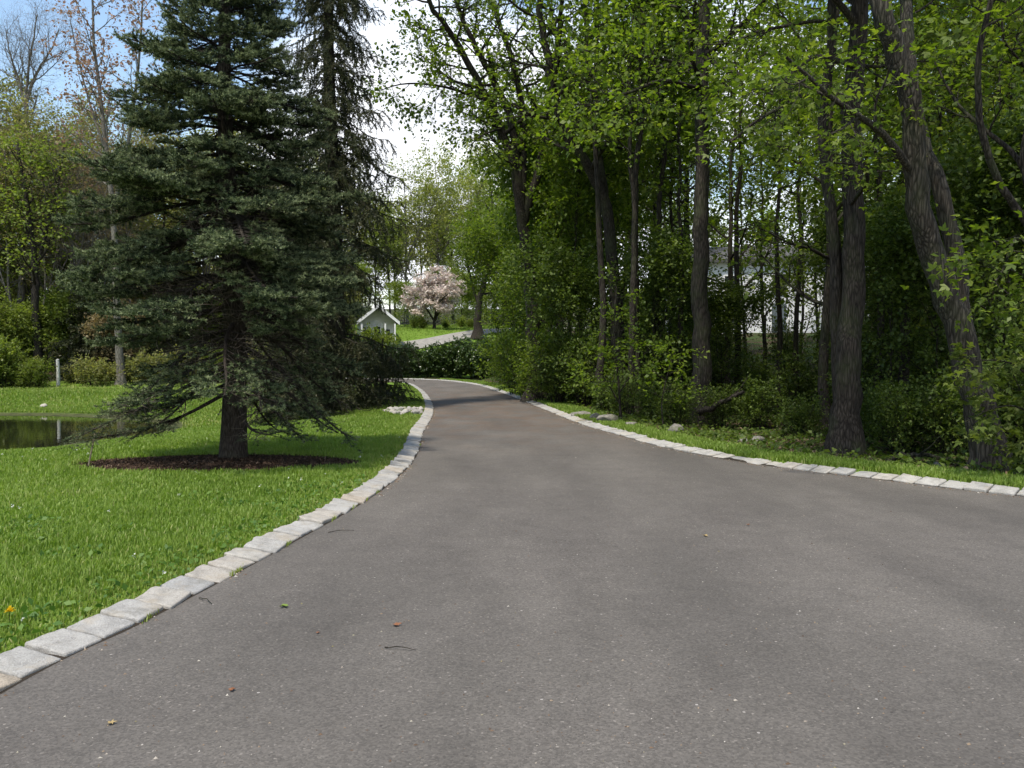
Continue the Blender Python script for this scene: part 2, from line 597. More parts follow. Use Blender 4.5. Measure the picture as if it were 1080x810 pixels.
# rusty dust of fallen catkins further along the drive
sxyz = n.n('ShaderNodeSeparateXYZ'); n.l(v, sxyz.inputs[0])
far = n.ramp(n.math('MULTIPLY', sxyz.outputs['Y'], 1 / 60), [(.22, 0.0), (.36, .6), (.62, .5), (.8, .15)])
dust = n.math('MULTIPLY', far, n.ramp(n.noise(v, 1.1, 7, .7), [(.42, 0.0), (.62, 1.0)]))
base = n.mix(dust, base, (.115, .068, .04))
stain = n.mix(1, n.ramp(n.noise(n.coords('Object', (1, .30, 1)), .9, 5, .55), [(.36, .80), (.6, 1.05)]), n.ramp(n.noise(v, 3.4, 7, .7), [(.34, .90), (.5, 1.0), (.72, 1.06)]), 'MULTIPLY')
base = n.mix(1, base, stain, 'MULTIPLY')
hh = n.mix(.6, n.noise(v, 160, 3, .6), sp.outputs[0])
M_ASPH = n.done(n.bsdf(base, .82, .35, n.bump(hh, .55, .006)).outputs[0])
drive = link('driveway', bm_mesh('driveway', bm), M_ASPH); drive['kind'] = 'structure'

# the pale lane that crosses the lawn on the hill
bm = bmesh.new()
lane = catmull([(-17, 76), (-11.5, 77), (-8, 78.4), (-4.5, 81), (-1, 83.5), (5, 86), (14, 87)], 10)
tl = nrm(np.gradient(lane, axis=0)); nl_ = np.stack([-tl[:, 1], tl[:, 0]], 1)
prev = None
for k in range(len(lane)):
    row = []
    for s in np.linspace(-1.2, 1.2, 5):
        p = lane[k] + nl_[k] * s
        row.append(bm.verts.new((p[0], p[1], tz(p[0], p[1]) + .09)))
    if prev:
        for a in range(4): bm.faces.new((prev[a], row[a], row[a + 1], prev[a + 1]))
    prev = row
for f in bm.faces:
    f.normal_update()
    if f.normal.z < 0: f.normal_flip()
n = NT('pale_lane'); v = n.coords('Object')
M_LANE = n.done(n.bsdf(n.ramp(n.noise(v, 3, 6, .7), [(.3, (.18, .17, .155)), (.7, (.28, .265, .24))]), .9, .2).outputs[0])
ln = link('hill_lane', bm_mesh('hill_lane', bm), M_LANE); ln['kind'] = 'structure'

# ------------------------------------------------------------------ pond
bm = bmesh.new()
cen = POND.mean(0)
f = bm.faces.new([bm.verts.new((*(p + nrm(p - cen) * .5), WATER_Z)) for p in POND])
f.normal_update()
if f.normal.z < 0: f.normal_flip()
n = NT('pond_water'); v = n.coords('Object', (1, 1.6, 1))
b = n.bsdf((.012, .013, .007), .04, .5, n.bump(n.noise(v, 1.6, 3, .5), .045, .05))
pond = link('pond_water', bm_mesh('pond_water', bm), n.done(b.outputs[0])); pond['kind'] = 'structure'

# ------------------------------------------------------------------ granite kerbs
n = NT('granite_block')
v = n.coords('Object')
oi = n.n('ShaderNodeObjectInfo')
mp = n.n('ShaderNodeVectorMath', operation='ADD'); n.l(v, mp.inputs[0])
off = n.n('ShaderNodeVectorMath', operation='SCALE'); off.inputs[0].default_value = (37, 19, 53)
n.l(oi.outputs['Random'], off.inputs['Scale']); n.l(off.outputs[0], mp.inputs[1]); v = mp.outputs[0]
tone = n.ramp(oi.outputs['Random'], [(0, (.33, .315, .29)), (.2, (.375, .355, .325)), (.4, (.30, .29, .275)), (.62, (.37, .35, .315)), (.86, (.36, .325, .28)), (.93, (.38, .315, .24)), (1, (.345, .335, .315))])
g1 = n.noise(v, 110, 4, .7); g2 = n.noise(v, 9, 6, .65)
col = n.mix(1, tone, n.ramp(g1, [(.3, .62), (.5, 1.0), (.7, 1.22)]), 'MULTIPLY')
col = n.mix(1, col, n.ramp(g2, [(.3, .70), (.55, 1.03), (.75, 1.12)]), 'MULTIPLY')
col = n.mix(n.ramp(n.noise(v, 5, 5, .6), [(.54, 0.0), (.70, .55)]), col, (.34, .28, .20))
col = n.mix(n.ramp(n.noise(v, 3.5, 6, .7), [(.56, 0.0), (.68, .5)]), col, (.15, .14, .11))
M_GRAN = n.done(n.bsdf(col, .85, .3, n.bump(n.mix(.6, g2, g1), .8, .02)).outputs[0])

def stone_mesh(seed, L=.272, Wd=.27, H=.19):
    r = np.random.default_rng(seed)
    bm = bmesh.new()
    bmesh.ops.create_cube(bm, size=1)
    for vv in bm.verts:
        vv.co.x *= L; vv.co.y *= Wd; vv.co.z *= H
    bmesh.ops.bevel(bm, geom=bm.edges[:], offset=.013, segments=2, affect='EDGES', profile=.6)
    bmesh.ops.subdivide_edges(bm, edges=[e for e in bm.edges if e.calc_length() > .06], cuts=4, use_grid_fill=True)
    o1, o2, o3 = r.random(3) * 100
    sk = r.normal(0, .012, 2)
    for vv in bm.verts:
        c = vv.co
        a = float(fnoise(np.array([c.x * 11 + o1]), np.array([c.y * 11 + c.z * 9 + o2]), seed)[0]) - .5
        b2 = float(fnoise(np.array([c.x * 30 + o2]), np.array([c.y * 30 + c.z * 25 + o3]), seed + 5)[0]) - .5
        top = max(0, c.z / (H / 2))
        c.z += (a * .022 + b2 * .010) * top
        c.y += (a * .014 + b2 * .008) * (1 if c.y > 0 else -1) + sk[0] * c.x / L
        c.x += b2 * .010 * (1 if c.x > 0 else -1) + sk[1] * c.y / Wd
    return bm_mesh('kerb_stone', bm, True)

STONES = [stone_mesh(100 + i) for i in range(8)]
for s_ in STONES: s_.materials.append(M_GRAN)
M_MORTAR_SHADE = NT('mortar_dirt_shade')
M_MORTAR_SHADE = M_MORTAR_SHADE.done(M_MORTAR_SHADE.bsdf((.035, .028, .021), .95, .1).outputs[0])  # darkened to carry dirt and contact shade along the kerb foot

def kerb(curve, side, label, name, start, count_first, lo=None, tilt=9):
    """blocks laid along the edge of the drive; side=+1 when the drive lies to the right of the direction of travel"""
    root = thing(name, label, 'kerb')
    s = np.concatenate([[0], np.cumsum(np.linalg.norm(np.diff(curve, axis=0), axis=1))])
    items = []
    d = start
    while d < s[-1] - .3:
        L = .272 * (1 + rng.normal(0, .055))
        m = d + L / 2
        p = np.array([np.interp(m, s, curve[:, k]) for k in (0, 1)])
        e = np.array([np.interp(m + .15, s, curve[:, k]) for k in (0, 1)]) - np.array([np.interp(m - .15, s, curve[:, k]) for k in (0, 1)])
        t = e / np.linalg.norm(e)
        nv = np.array([-t[1], t[0]]) * side          # away from the drive
        items.append((p + nv * (.128 + rng.normal(0, .007)), math.atan2(t[1], t[0]), L, nv))
        d += L + .017 + abs(rng.normal(0, .005))
    # nearest blocks are parts of their own, the tail one mesh
    order = sorted(range(len(items)), key=lambda i: float(np.hypot(*items[i][0])) + (100 if items[i][0][1] < 2.5 or items[i][0][0] > .75 * items[i][0][1] + .6 else 0))
    near = set(order[:count_first])
    tailV = []; tailF = []; nb = 0
    for i, (p, a, L, nv) in enumerate(items):
        me = STONES[int(rng.integers(8))]
        low = -.02 if lo is None else lo(p)
        z = .057 + low - .09 + rng.normal(0, .006)
        # tilt the top gently towards the drive
        rot = Matrix.Rotation(a, 4, 'Z') @ Matrix.Rotation(R(tilt * (1 if side > 0 else -1) + rng.normal(0, 1.6)) * -1 * -1, 4, 'X') @ Matrix.Rotation(R(rng.normal(0, 1.1)), 4, 'Y')
        mtx = Matrix.Translation((p[0], p[1], z)) @ rot @ Matrix.Rotation(R(rng.normal(0, 1.2)), 4, 'Z') @ Matrix.Diagonal((L / .272, 1 + rng.normal(0, .03), 1, 1))
        if i in near:
            o = bpy.data.objects.new('kerb_stone', me); COL.objects.link(o); o.parent = root; o.matrix_local = mtx
        else:
            co = np.empty(len(me.vertices) * 3, np.float32); me.vertices.foreach_get('co', co); co = co.reshape(-1, 3)
            mm = np.array(mtx)
            tailV.append(co @ mm[:3, :3].T + mm[:3, 3])
            for pl in me.polygons: tailF.append([nb + k for k in pl.vertices])
            nb += len(co)
    if tailV:
        me = bpy.data.meshes.new('kerb_stone_run')
        me.from_pydata(np.vstack(tailV).tolist(), [], tailF)
        me.materials.append(M_GRAN)
        for p_ in me.polygons: p_.use_smooth = True
        o = bpy.data.objects.new('kerb_stone_run', me); COL.objects.link(o); o.parent = root; o['kind'] = 'stuff'
    # bed under the blocks; its dark lip paints dirt and contact shade on the asphalt
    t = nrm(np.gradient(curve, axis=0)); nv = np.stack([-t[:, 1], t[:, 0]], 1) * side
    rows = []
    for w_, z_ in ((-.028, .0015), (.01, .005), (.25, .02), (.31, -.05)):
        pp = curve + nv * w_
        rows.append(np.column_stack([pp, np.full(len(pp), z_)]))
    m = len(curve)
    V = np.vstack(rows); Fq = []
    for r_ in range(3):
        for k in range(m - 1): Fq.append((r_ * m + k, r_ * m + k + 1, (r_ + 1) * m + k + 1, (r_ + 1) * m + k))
    me = mesh_np('mortar_bed_shade_lip', V, np.array(Fq)); link('mortar_bed_shade_lip', me, M_MORTAR_SHADE, root)
    return root

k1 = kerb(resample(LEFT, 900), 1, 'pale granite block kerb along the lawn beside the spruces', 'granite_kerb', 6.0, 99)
def flush(p):
    d = abs(p[0] - 3.72)
    return -.02 - (.022 if d < .30 else 0.0)
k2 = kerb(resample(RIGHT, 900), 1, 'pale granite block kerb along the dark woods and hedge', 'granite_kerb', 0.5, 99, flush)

# ------------------------------------------------------------------ mulch bed round the spruce
MUL_C, MUL_R = np.array([-4.35, 12.15]), np.array([1.9, 1.0])
def mulch_d(x, y):
    dx = (x - MUL_C[0]) / MUL_R[0]; dy = (y - MUL_C[1]) / MUL_R[1]
    a = np.arctan2(dy, dx)
    return np.hypot(dx, dy) / (1 + .10 * np.sin(a * 2 + .5) + .05 * np.sin(a * 5 + 1) + .03 * np.sin(a * 11))
mv = []; mf = []
na, nr_ = 72, 14
for i in range(nr_ + 1):
    for k in range(na):
        a = k * 2 * math.pi / na; rr_ = (i / nr_)
        dr = rr_ * (1 + .10 * math.sin(a * 2 + .5) + .05 * math.sin(a * 5 + 1) + .03 * math.sin(a * 11))
        mv.append((MUL_C[0] + math.cos(a) * dr * MUL_R[0], MUL_C[1] + math.sin(a) * dr * MUL_R[1]))
mv = np.array(mv)
hz = terr(mv[:, 0], mv[:, 1]) + .03 * (1 - (np.repeat(np.arange(nr_ + 1), na) / nr_) ** 4) + .02 * (fnoise(mv[:, 0] * 6, mv[:, 1] * 6, 40) - .5) + np.where(np.repeat(np.arange(nr_ + 1), na) == nr_, -.03, .012)
for i in range(nr_):
    for k in range(na):
        k2_ = (k + 1) % na
        mf.append((i * na + k, (i + 1) * na + k, (i + 1) * na + k2_, i * na + k2_))
# bark chips lying on it
NC = 9000
ca = rng.random(NC) * 6.283; crd = np.sqrt(rng.random(NC)) * 1.02
cx = MUL_C[0] + np.cos(ca) * crd * MUL_R[0] * (1 + .10 * np.sin(ca * 2 + .5)); cyy = MUL_C[1] + np.sin(ca) * crd * MUL_R[1] * (1 + .10 * np.sin(ca * 2 + .5))
cz = terr(cx, cyy) + .035 * (1 - np.clip(crd, 0, 1) ** 4) + .012 + rng.random(NC) * .012
ax_ = nrm(rng.normal(0, 1, (NC, 3)) * [1, 1, .35]); s_ = nrm(np.cross(ax_, [0, 0, 1]) + rng.normal(0, .3, (NC, 3)))
cl_ = (.015 + .03 * rng.random(NC))[:, None]
cp = np.stack([cx, cyy, cz], 1)
cv = np.stack([cp - ax_ * cl_ - s_ * .006, cp - ax_ * cl_ + s_ * .006, cp + ax_ * cl_ + s_ * .007, cp + ax_ * cl_ - s_ * .005], 1).reshape(-1, 3)
V = np.vstack([np.column_stack([mv, hz]), cv])
Fq = np.vstack([np.array(mf), np.arange(4 * NC).reshape(-1, 4) + len(mv)])
n = NT('bark_mulch')
at = n.n('ShaderNodeAttribute', attribute_name='rnd')
colr = n.ramp(at.outputs['Fac'], [(0, (.020, .013, .009)), (.5, (.050, .031, .020)), (.9, (.092, .058, .038)), (1, (.16, .115, .08))])
b = n.bsdf(colr, .95, .1)
rn = np.concatenate([np.full(len(mf), .35), rng.random(NC)])
mu = link('bark_mulch', mesh_np('bark_mulch', V, Fq, rnd=rn), n.done(b.outputs[0])); mu['kind'] = 'stuff'
mu['label'] = 'oval bed of dark brown bark mulch under the spruce'; mu['category'] = 'mulch'

# ------------------------------------------------------------------ grass
def blades(name, x, y, h, w, mat, label, lean=.35):
    N = len(x)
    z = terr(x, y) - .005
    a = rng.random(N) * 6.283
    dirx, diry = np.cos(a), np.sin(a)
    sxv = np.stack([-diry, dirx, np.zeros(N)], 1) * (w * .5)[:, None]
    ln_ = (h * np.abs(rng.normal(0, lean, N)))
    p0 = np.stack([x, y, z], 1)
    p1 = p0 + np.stack([dirx * ln_ * .35, diry * ln_ * .35, h * .55], 1)
    p2 = p0 + np.stack([dirx * ln_, diry * ln_, h * (.95 - .25 * np.minimum(ln_ / h, 1))], 1)
    V = np.stack([p0 - sxv, p0 + sxv, p1 + sxv * .75, p1 - sxv * .75, p2 + sxv * .12, p2 - sxv * .12], 1).reshape(-1, 3)
    b = np.arange(N)[:, None] * 6
    Fq = np.concatenate([b + np.array([[0, 1, 2, 3]]), b + np.array([[3, 2, 4, 5]])], 1).reshape(-1, 4)
    tone = np.clip(.05 + .38 * fnoise(x * .55, y * .55, 50) + .30 * fnoise(x * 2.6, y * 2.6, 51) + .42 * (rng.random(N) - .5) + .12, 0, .93)
    tone = np.where(rng.random(N) < .035, .97, tone)
    o = link(name, mesh_np(name, V, Fq, rnd=np.repeat(tone, 2)), mat)
    return tag(o, label, 'grass', kind='stuff')

M_GRASS = leaf_mat('grass_blade', [(.095, .145, .022), (.145, .215, .032), (.195, .28, .045), (.25, .325, .07), (.34, .35, .13)], .42, (1.1, 1.25, .5), .5, 0.0, .3)
M_GRASS2 = leaf_mat('worn_grass_blade', [(.13, .20, .03), (.20, .27, .045), (.27, .30, .08), (.34, .32, .14)], .35, (1.1, 1.2, .5), .55, 0.0, .3)

def lawn_pts(N, r0, r1, power=1.0):
    u = rng.random(N)
    e = 2 - power * 1.0
    r = (r0 ** e + u * (r1 ** e - r0 ** e)) ** (1 / e)
    th = R(-40) + rng.random(N) * R(48)
    x = r * np.sin(th); y = r * np.cos(th)
    k = (x < xl(y) - .24) & (y > 2.2)
    x, y, r = x[k], y[k], r[k]
    k = (mulch_d(x, y) > .97 + .08 * rng.random(len(x)))
    x, y, r = x[k], y[k], r[k]
    k = (sdist(POND, x, y) > .35) & (sdist(ROAD, x, y) > .225 + .07 * rng.random(len(x)))
    return x[k], y[k], r[k]

x, y, r = lawn_pts(560000, 3.6, 46, 1.45)
hh = (.024 + .055 * fnoise(x * 2.2, y * 2.2, 60) ** 1.5 + .022 * fnoise(x * .5, y * .5, 61) + .028 * rng.random(len(x)) ** 2) * (1 + r * .012)
hh *= .55 + .45 * sstep(.2, .7, -(x - xl(y)))
k = rng.random(len(x)) < .90
edge = np.exp(-np.maximum(-(x - xl(y)) - .2, 0) / .34) > rng.random(len(x)) * 1.1
blades('lawn_grass', x[~edge], y[~edge], hh[~edge], (.0042 + .0011 * r)[~edge], M_GRASS, 'bright green mown grass of the lawn left of the driveway')
blades('worn_edge_grass', x[edge], y[edge], hh[edge] * .8, (.0045 + .0010 * r)[edge], M_GRASS2, 'short yellowish grass growing along the kerb of the lawn')

# strip between the right kerb and the woods
s = resample(RIGHT, 4000); s = s[(s[:, 1] < 64) & (s[:, 0] > -9) & (s[:, 0] < 14)]
t_ = nrm(np.gradient(s, axis=0)); nv_ = np.stack([-t_[:, 1], t_[:, 0]], 1)
N = 90000
dd = np.hypot(s[:, 0], s[:, 1]); pr = dd ** -1.0; pr /= pr.sum()
idx = rng.choice(len(s), N, p=pr)
off = .27 + rng.random(N) ** 1.25 * 1.15
p = s[idx] + nv_[idx] * off[:, None] + rng.normal(0, .03, (N, 2))
k = wood_mask(p[:, 0], p[:, 1], sdist(ROAD, p[:, 0], p[:, 1])) < rng.random(N) * .9
p = p[k]; rr = np.hypot(p[:, 0], p[:, 1])
blades('verge_grass', p[:, 0], p[:, 1], .05 + .05 * rng.random(len(p)) * (1 + rr * .01), .004 + .0011 * rr, M_GRASS, 'narrow strip of short grass between the right kerb and the woods')

# far bank of the pond and the lawn on the hill
N = 60000
x = -50 + rng.random(N) * 56; y = 24 + rng.random(N) * 20
k = (sdist(POND, x, y) > .15 + rng.random(N) * .3) & (x < -6) & ((y > 29) | (x > -11)) & (wood_mask(x, y, np.full(N, 9.)) < .6)
x, y = x[k], y[k]
blades('bank_grass', x, y, .07 + .10 * rng.random(len(x)), np.full(len(x), .045), M_GRASS2, 'yellow green grass on the far bank of the pond')
N = 26000
x = -19 + rng.random(N) * 22; y = 68 + rng.random(N) * 32
k = (dist_seg(lane, x, y, False) > 1.6)
x, y = x[k], y[k]
blades('hill_grass', x, y, .06 + .08 * rng.random(len(x)), np.full(len(x), .07), M_GRASS, 'mown grass on the hill around the pale lane')

# broad leaved weeds in the lawn near the kerb
N = 2600
x, y, r = lawn_pts(60000, 3.8, 11, 1.2)
k = (fnoise(x * 1.1, y * 1.1, 77) > .60) | ((x - xl(y)) > -.75) & (rng.random(len(x)) < .35)
x, y = x[k][:N], y[k][:N]
pz = terr(x, y) + .015 + .03 * rng.random(len(x))
M_WEED = leaf_mat('weed_leaf', [(.05, .11, .02), (.09, .17, .03), (.15, .23, .05)], .35, None, .5, 0)
me = leaves_mesh('lawn_weeds', np.stack([x, y, pz], 1), nrm(rng.normal(0, 1, (len(x), 3)) * [1, 1, .3]), .045, .7, False, .5, .15)
tag(link('lawn_weeds', me, M_WEED), 'low broad leaved weeds scattered through the lawn by the kerb', 'weeds', kind='stuff')

# ================================================================== TREES
k1['kind'] = 'thing'; k2['kind'] = 'thing'
M_BARK_GREY = bark_mat('bark_grey_brown', (.018, .015, .012), (.085, .074, .06), 1.0, .2, 0)
M_BARK_DARK = bark_mat('bark_dark', (.014, .011, .009), (.062, .052, .042), 1.0, .3)
M_BARK_PALE = bark_mat('bark_pale', (.08, .072, .06), (.24, .22, .185), 1.0, .15)
M_BARK_SPRUCE = bark_mat('bark_spruce', (.022, .017, .014), (.085, .070, .058), 2.2, .15, 0)
M_BIRCH = bark_mat('bark_birch', (.35, .34, .32), (.72, .71, .68), 1.0)

M_MAPLE = leaf_mat('maple_leaf', [(.055, .088, .013), (.085, .130, .017), (.12, .172, .022), (.17, .21, .04)], .5, (1.55, 1.65, .5), .5, .12)
M_FRESH = leaf_mat('fresh_leaf', [(.090, .125, .022), (.125, .168, .030), (.16, .205, .042), (.21, .24, .065)], .48, (1.35, 1.42, .6), .5, .15)
M_UNDER = leaf_mat('shrub_leaf', [(.040, .064, .013), (.064, .098, .018), (.094, .136, .024), (.13, .168, .036)], .4, None, .5, .18)
M_DARKLEAF = leaf_mat('rhododendron_leaf', [(.022, .045, .012), (.035, .065, .016), (.055, .09, .02), (.08, .11, .03)], .2, None, .35, .12, .5)
M_YELLOW = leaf_mat('pale_spring_leaf', [(.15, .19, .035), (.20, .24, .05), (.25, .27, .07), (.30, .30, .11)], .45, (1.2, 1.25, .6), .5, .12)
M_OLIVE = leaf_mat('olive_spring_leaf', [(.125, .14, .05), (.175, .19, .062), (.22, .225, .085), (.27, .25, .11)], .5, (1.3, 1.35, .6), .5, .12)
M_REDBUD = leaf_mat('red_maple_bud', [(.20, .115, .085), (.27, .165, .125), (.32, .21, .16), (.24, .19, .11)], .45, (1.1, 1.0, .8), .5, .08)
M_TAN = leaf_mat('tan_spring_leaf', [(.15, .115, .06), (.21, .165, .085), (.26, .21, .115), (.19, .18, .07)], .4, (1.1, 1.0, .7), .5, .1)
M_PINK = leaf_mat('dogwood_blossom', [(.58, .44, .41), (.70, .60, .55), (.76, .70, .63), (.50, .38, .29)], .35, (1, 1, 1), .6, .02)
M_BLUE = leaf_mat('blue_spruce_needle', [(.021, .033, .016), (.035, .052, .024), (.057, .081, .036), (.24, .275, .14)], .12, (1.1, 1.2, .8), .6, 0.0, .15)
M_NORWAY = leaf_mat('norway_spruce_needle', [(.020, .027, .010), (.034, .042, .014), (.056, .064, .022), (.10, .092, .045)], .12, (1.2, 1.3, .7), .5, .06, .3)
M_DEADTWIG = NT('dead_twig'); M_DEADTWIG = M_DEADTWIG.done(M_DEADTWIG.bsdf((.13, .105, .085), .9, .1).outputs[0])


# ------------------------------------------------------------------ broadleaf trees
def crown(tb, stems, spec):
    """grow limbs, twigs and leaf positions from stems [(P, R)]; returns leaf positions and axes"""
    PP = []; AA = []
    for (P, Rr, sp) in stems:
        s = dict(spec); s.update(sp or {})
        if s.get('n1', 0) == 0: continue
        prof = s.get('prof') or (lambda t: 1.05 - .55 * t)
        C1, R1 = branch(P[None], Rr[None], s['n1'], s['t0'], s.get('t1', .99), s['l1'], s.get('a1', (45, 80)), 9, s.get('up1', .05), s.get('jit', .13), prof, .5)
        C2, R2 = branch(C1, R1, s['n2'], .22, .98, s['l2'], (35, 65), 6, s.get('up2', .02), .14, lambda t: 1.1 - .6 * t, .6, s.get('flat', .55))
        tb.add(C1, R1, 6); tb.add(C2, R2, 4)
        if s['n3']:
            C3, R3 = branch(C2, R2, s['n3'], .15, .98, s['l3'], (30, 65), 4, s.get('up3', 0), .15, None, .7, s.get('flat', .55))
            if s.get('twigs', True): tb.add(C3, R3, 3)
            p, a = leaf_points(C3, s['nl'], .2, s['spread']); PP.append(p); AA.append(a)
        p, a = leaf_points(C2, max(1, s['nl']), .5, s['spread']); PP.append(p); AA.append(a)
        p, a = leaf_points(np.concatenate([C1]), s['nl'] * 2, .8, s['spread']); PP.append(p); AA.append(a)
    return np.vstack(PP), np.vstack(AA)


def flare(Rr, k=.55, n=20, reach=.07):
    t = np.linspace(0, 1, len(Rr))
    return Rr * (1 + k * np.exp(-t / reach))


def custom_tree(name, label, stems, spec, bark, leafmat, leaf, group=None, cat='tree', lobed=False, base=None, aspect=.75):
    tb = Tubes(); ST = []
    P0 = stem_line(stems[0]['pts'], 40)[0] if base is None else np.array(base)
    org = np.array([P0[0], P0[1], tz(P0[0], P0[1])])
    for s in stems:
        P = stem_line(s['pts'], s.get('n', 34)) - org
        if s.get('ground'): P[0, 2] = -.15
        t = np.linspace(0, 1, len(P))
        Rr = s['r'][0] + (s['r'][1] - s['r'][0]) * t
        if s.get('ground'): Rr = flare(flare(Rr, s.get('flare', .5), reach=.05), .45, reach=.012)
        wob = .02 * s['r'][0] / .2
        P = P + rng.normal(0, wob, P.shape) * [1, 1, 0]
        tb.add(P, Rr, 14 if s['r'][0] > .12 else 8)
        ST.append((P, Rr, s.get('spec')))
    p, a = crown(tb, ST, spec)
    root = thing(name, label, cat, org, 0, group)
    link('trunk', tb.build('trunk'), bark, root)
    link('crown', leaves_mesh('crown', p, a, leaf, aspect, lobed), leafmat, root)
    return root


def model_tree(name, H, r0, spec, bark, leafmat, leaf, lean=.03, forks=0, aspect=.75, crown_n='crown', lobed=False):
    """a tree grown at the origin, to be copied"""
    tb = Tubes(); ST = []
    n = 26
    z = np.linspace(-.3, H, n)
    ox = np.cumsum(rng.normal(0, lean, n)) * H / n * 1.2; oy = np.cumsum(rng.normal(0, lean, n)) * H / n * 1.2
    P = np.stack([ox - ox[1], oy - oy[1], z], 1)
    Rr = flare(r0 * (1 - .92 * np.linspace(0, 1, n) ** .9), .4, reach=.03)
    tb.add(P, Rr, 9); ST.append((P, Rr, None))
    for k in range(forks):
        t = .25 + .3 * rng.random()
        C, CR = branch(P[None], Rr[None], 1, t, t + .02, H * (.45 + .2 * rng.random()), (18, 32), 14, .05, .07, None, .75)
        tb.add(C, CR, 7); ST.append((C[0], CR[0], dict(t0=.3)))
    p, a = crown(tb, ST, spec)
    return tb, p, a, name, bark, leafmat, leaf, aspect, lobed


def plant(model, label, cat, loc, rz=0, group=None):
    tb, p, a, name, bark, leafmat, leaf, aspect, lobed = model
    root = thing(name, label, cat, loc, rz, group)
    link('trunk', tb.build('trunk'), bark, root)
    link('crown', leaves_mesh('crown', p, a, leaf, aspect, lobed), leafmat, root)
    return root


def scatter(protos, spots, group, label=None, labels=None):
    """first use of each model moves it, later uses copy it; spots = (x, y, model, scale[, label])"""
    used = {}
    for sp in spots:
        x, y, m, sc = sp[:4]
        loc = (x, y, tz(x, y) - .03)
        rz = rng.random() * 6.283
        lab = sp[4] if len(sp) > 4 else label
        if m not in used:
            r = protos[m]() if callable(protos[m]) else protos[m]
            r.location = loc; r.rotation_euler = (0, 0, rz); r.scale = (sc, sc, sc)
            used[m] = r
            if lab: r['label'] = lab
            r['group'] = group
        else:
            dup(used[m], loc, rz, sc, lab, group, 1 + rng.normal(0, .05))


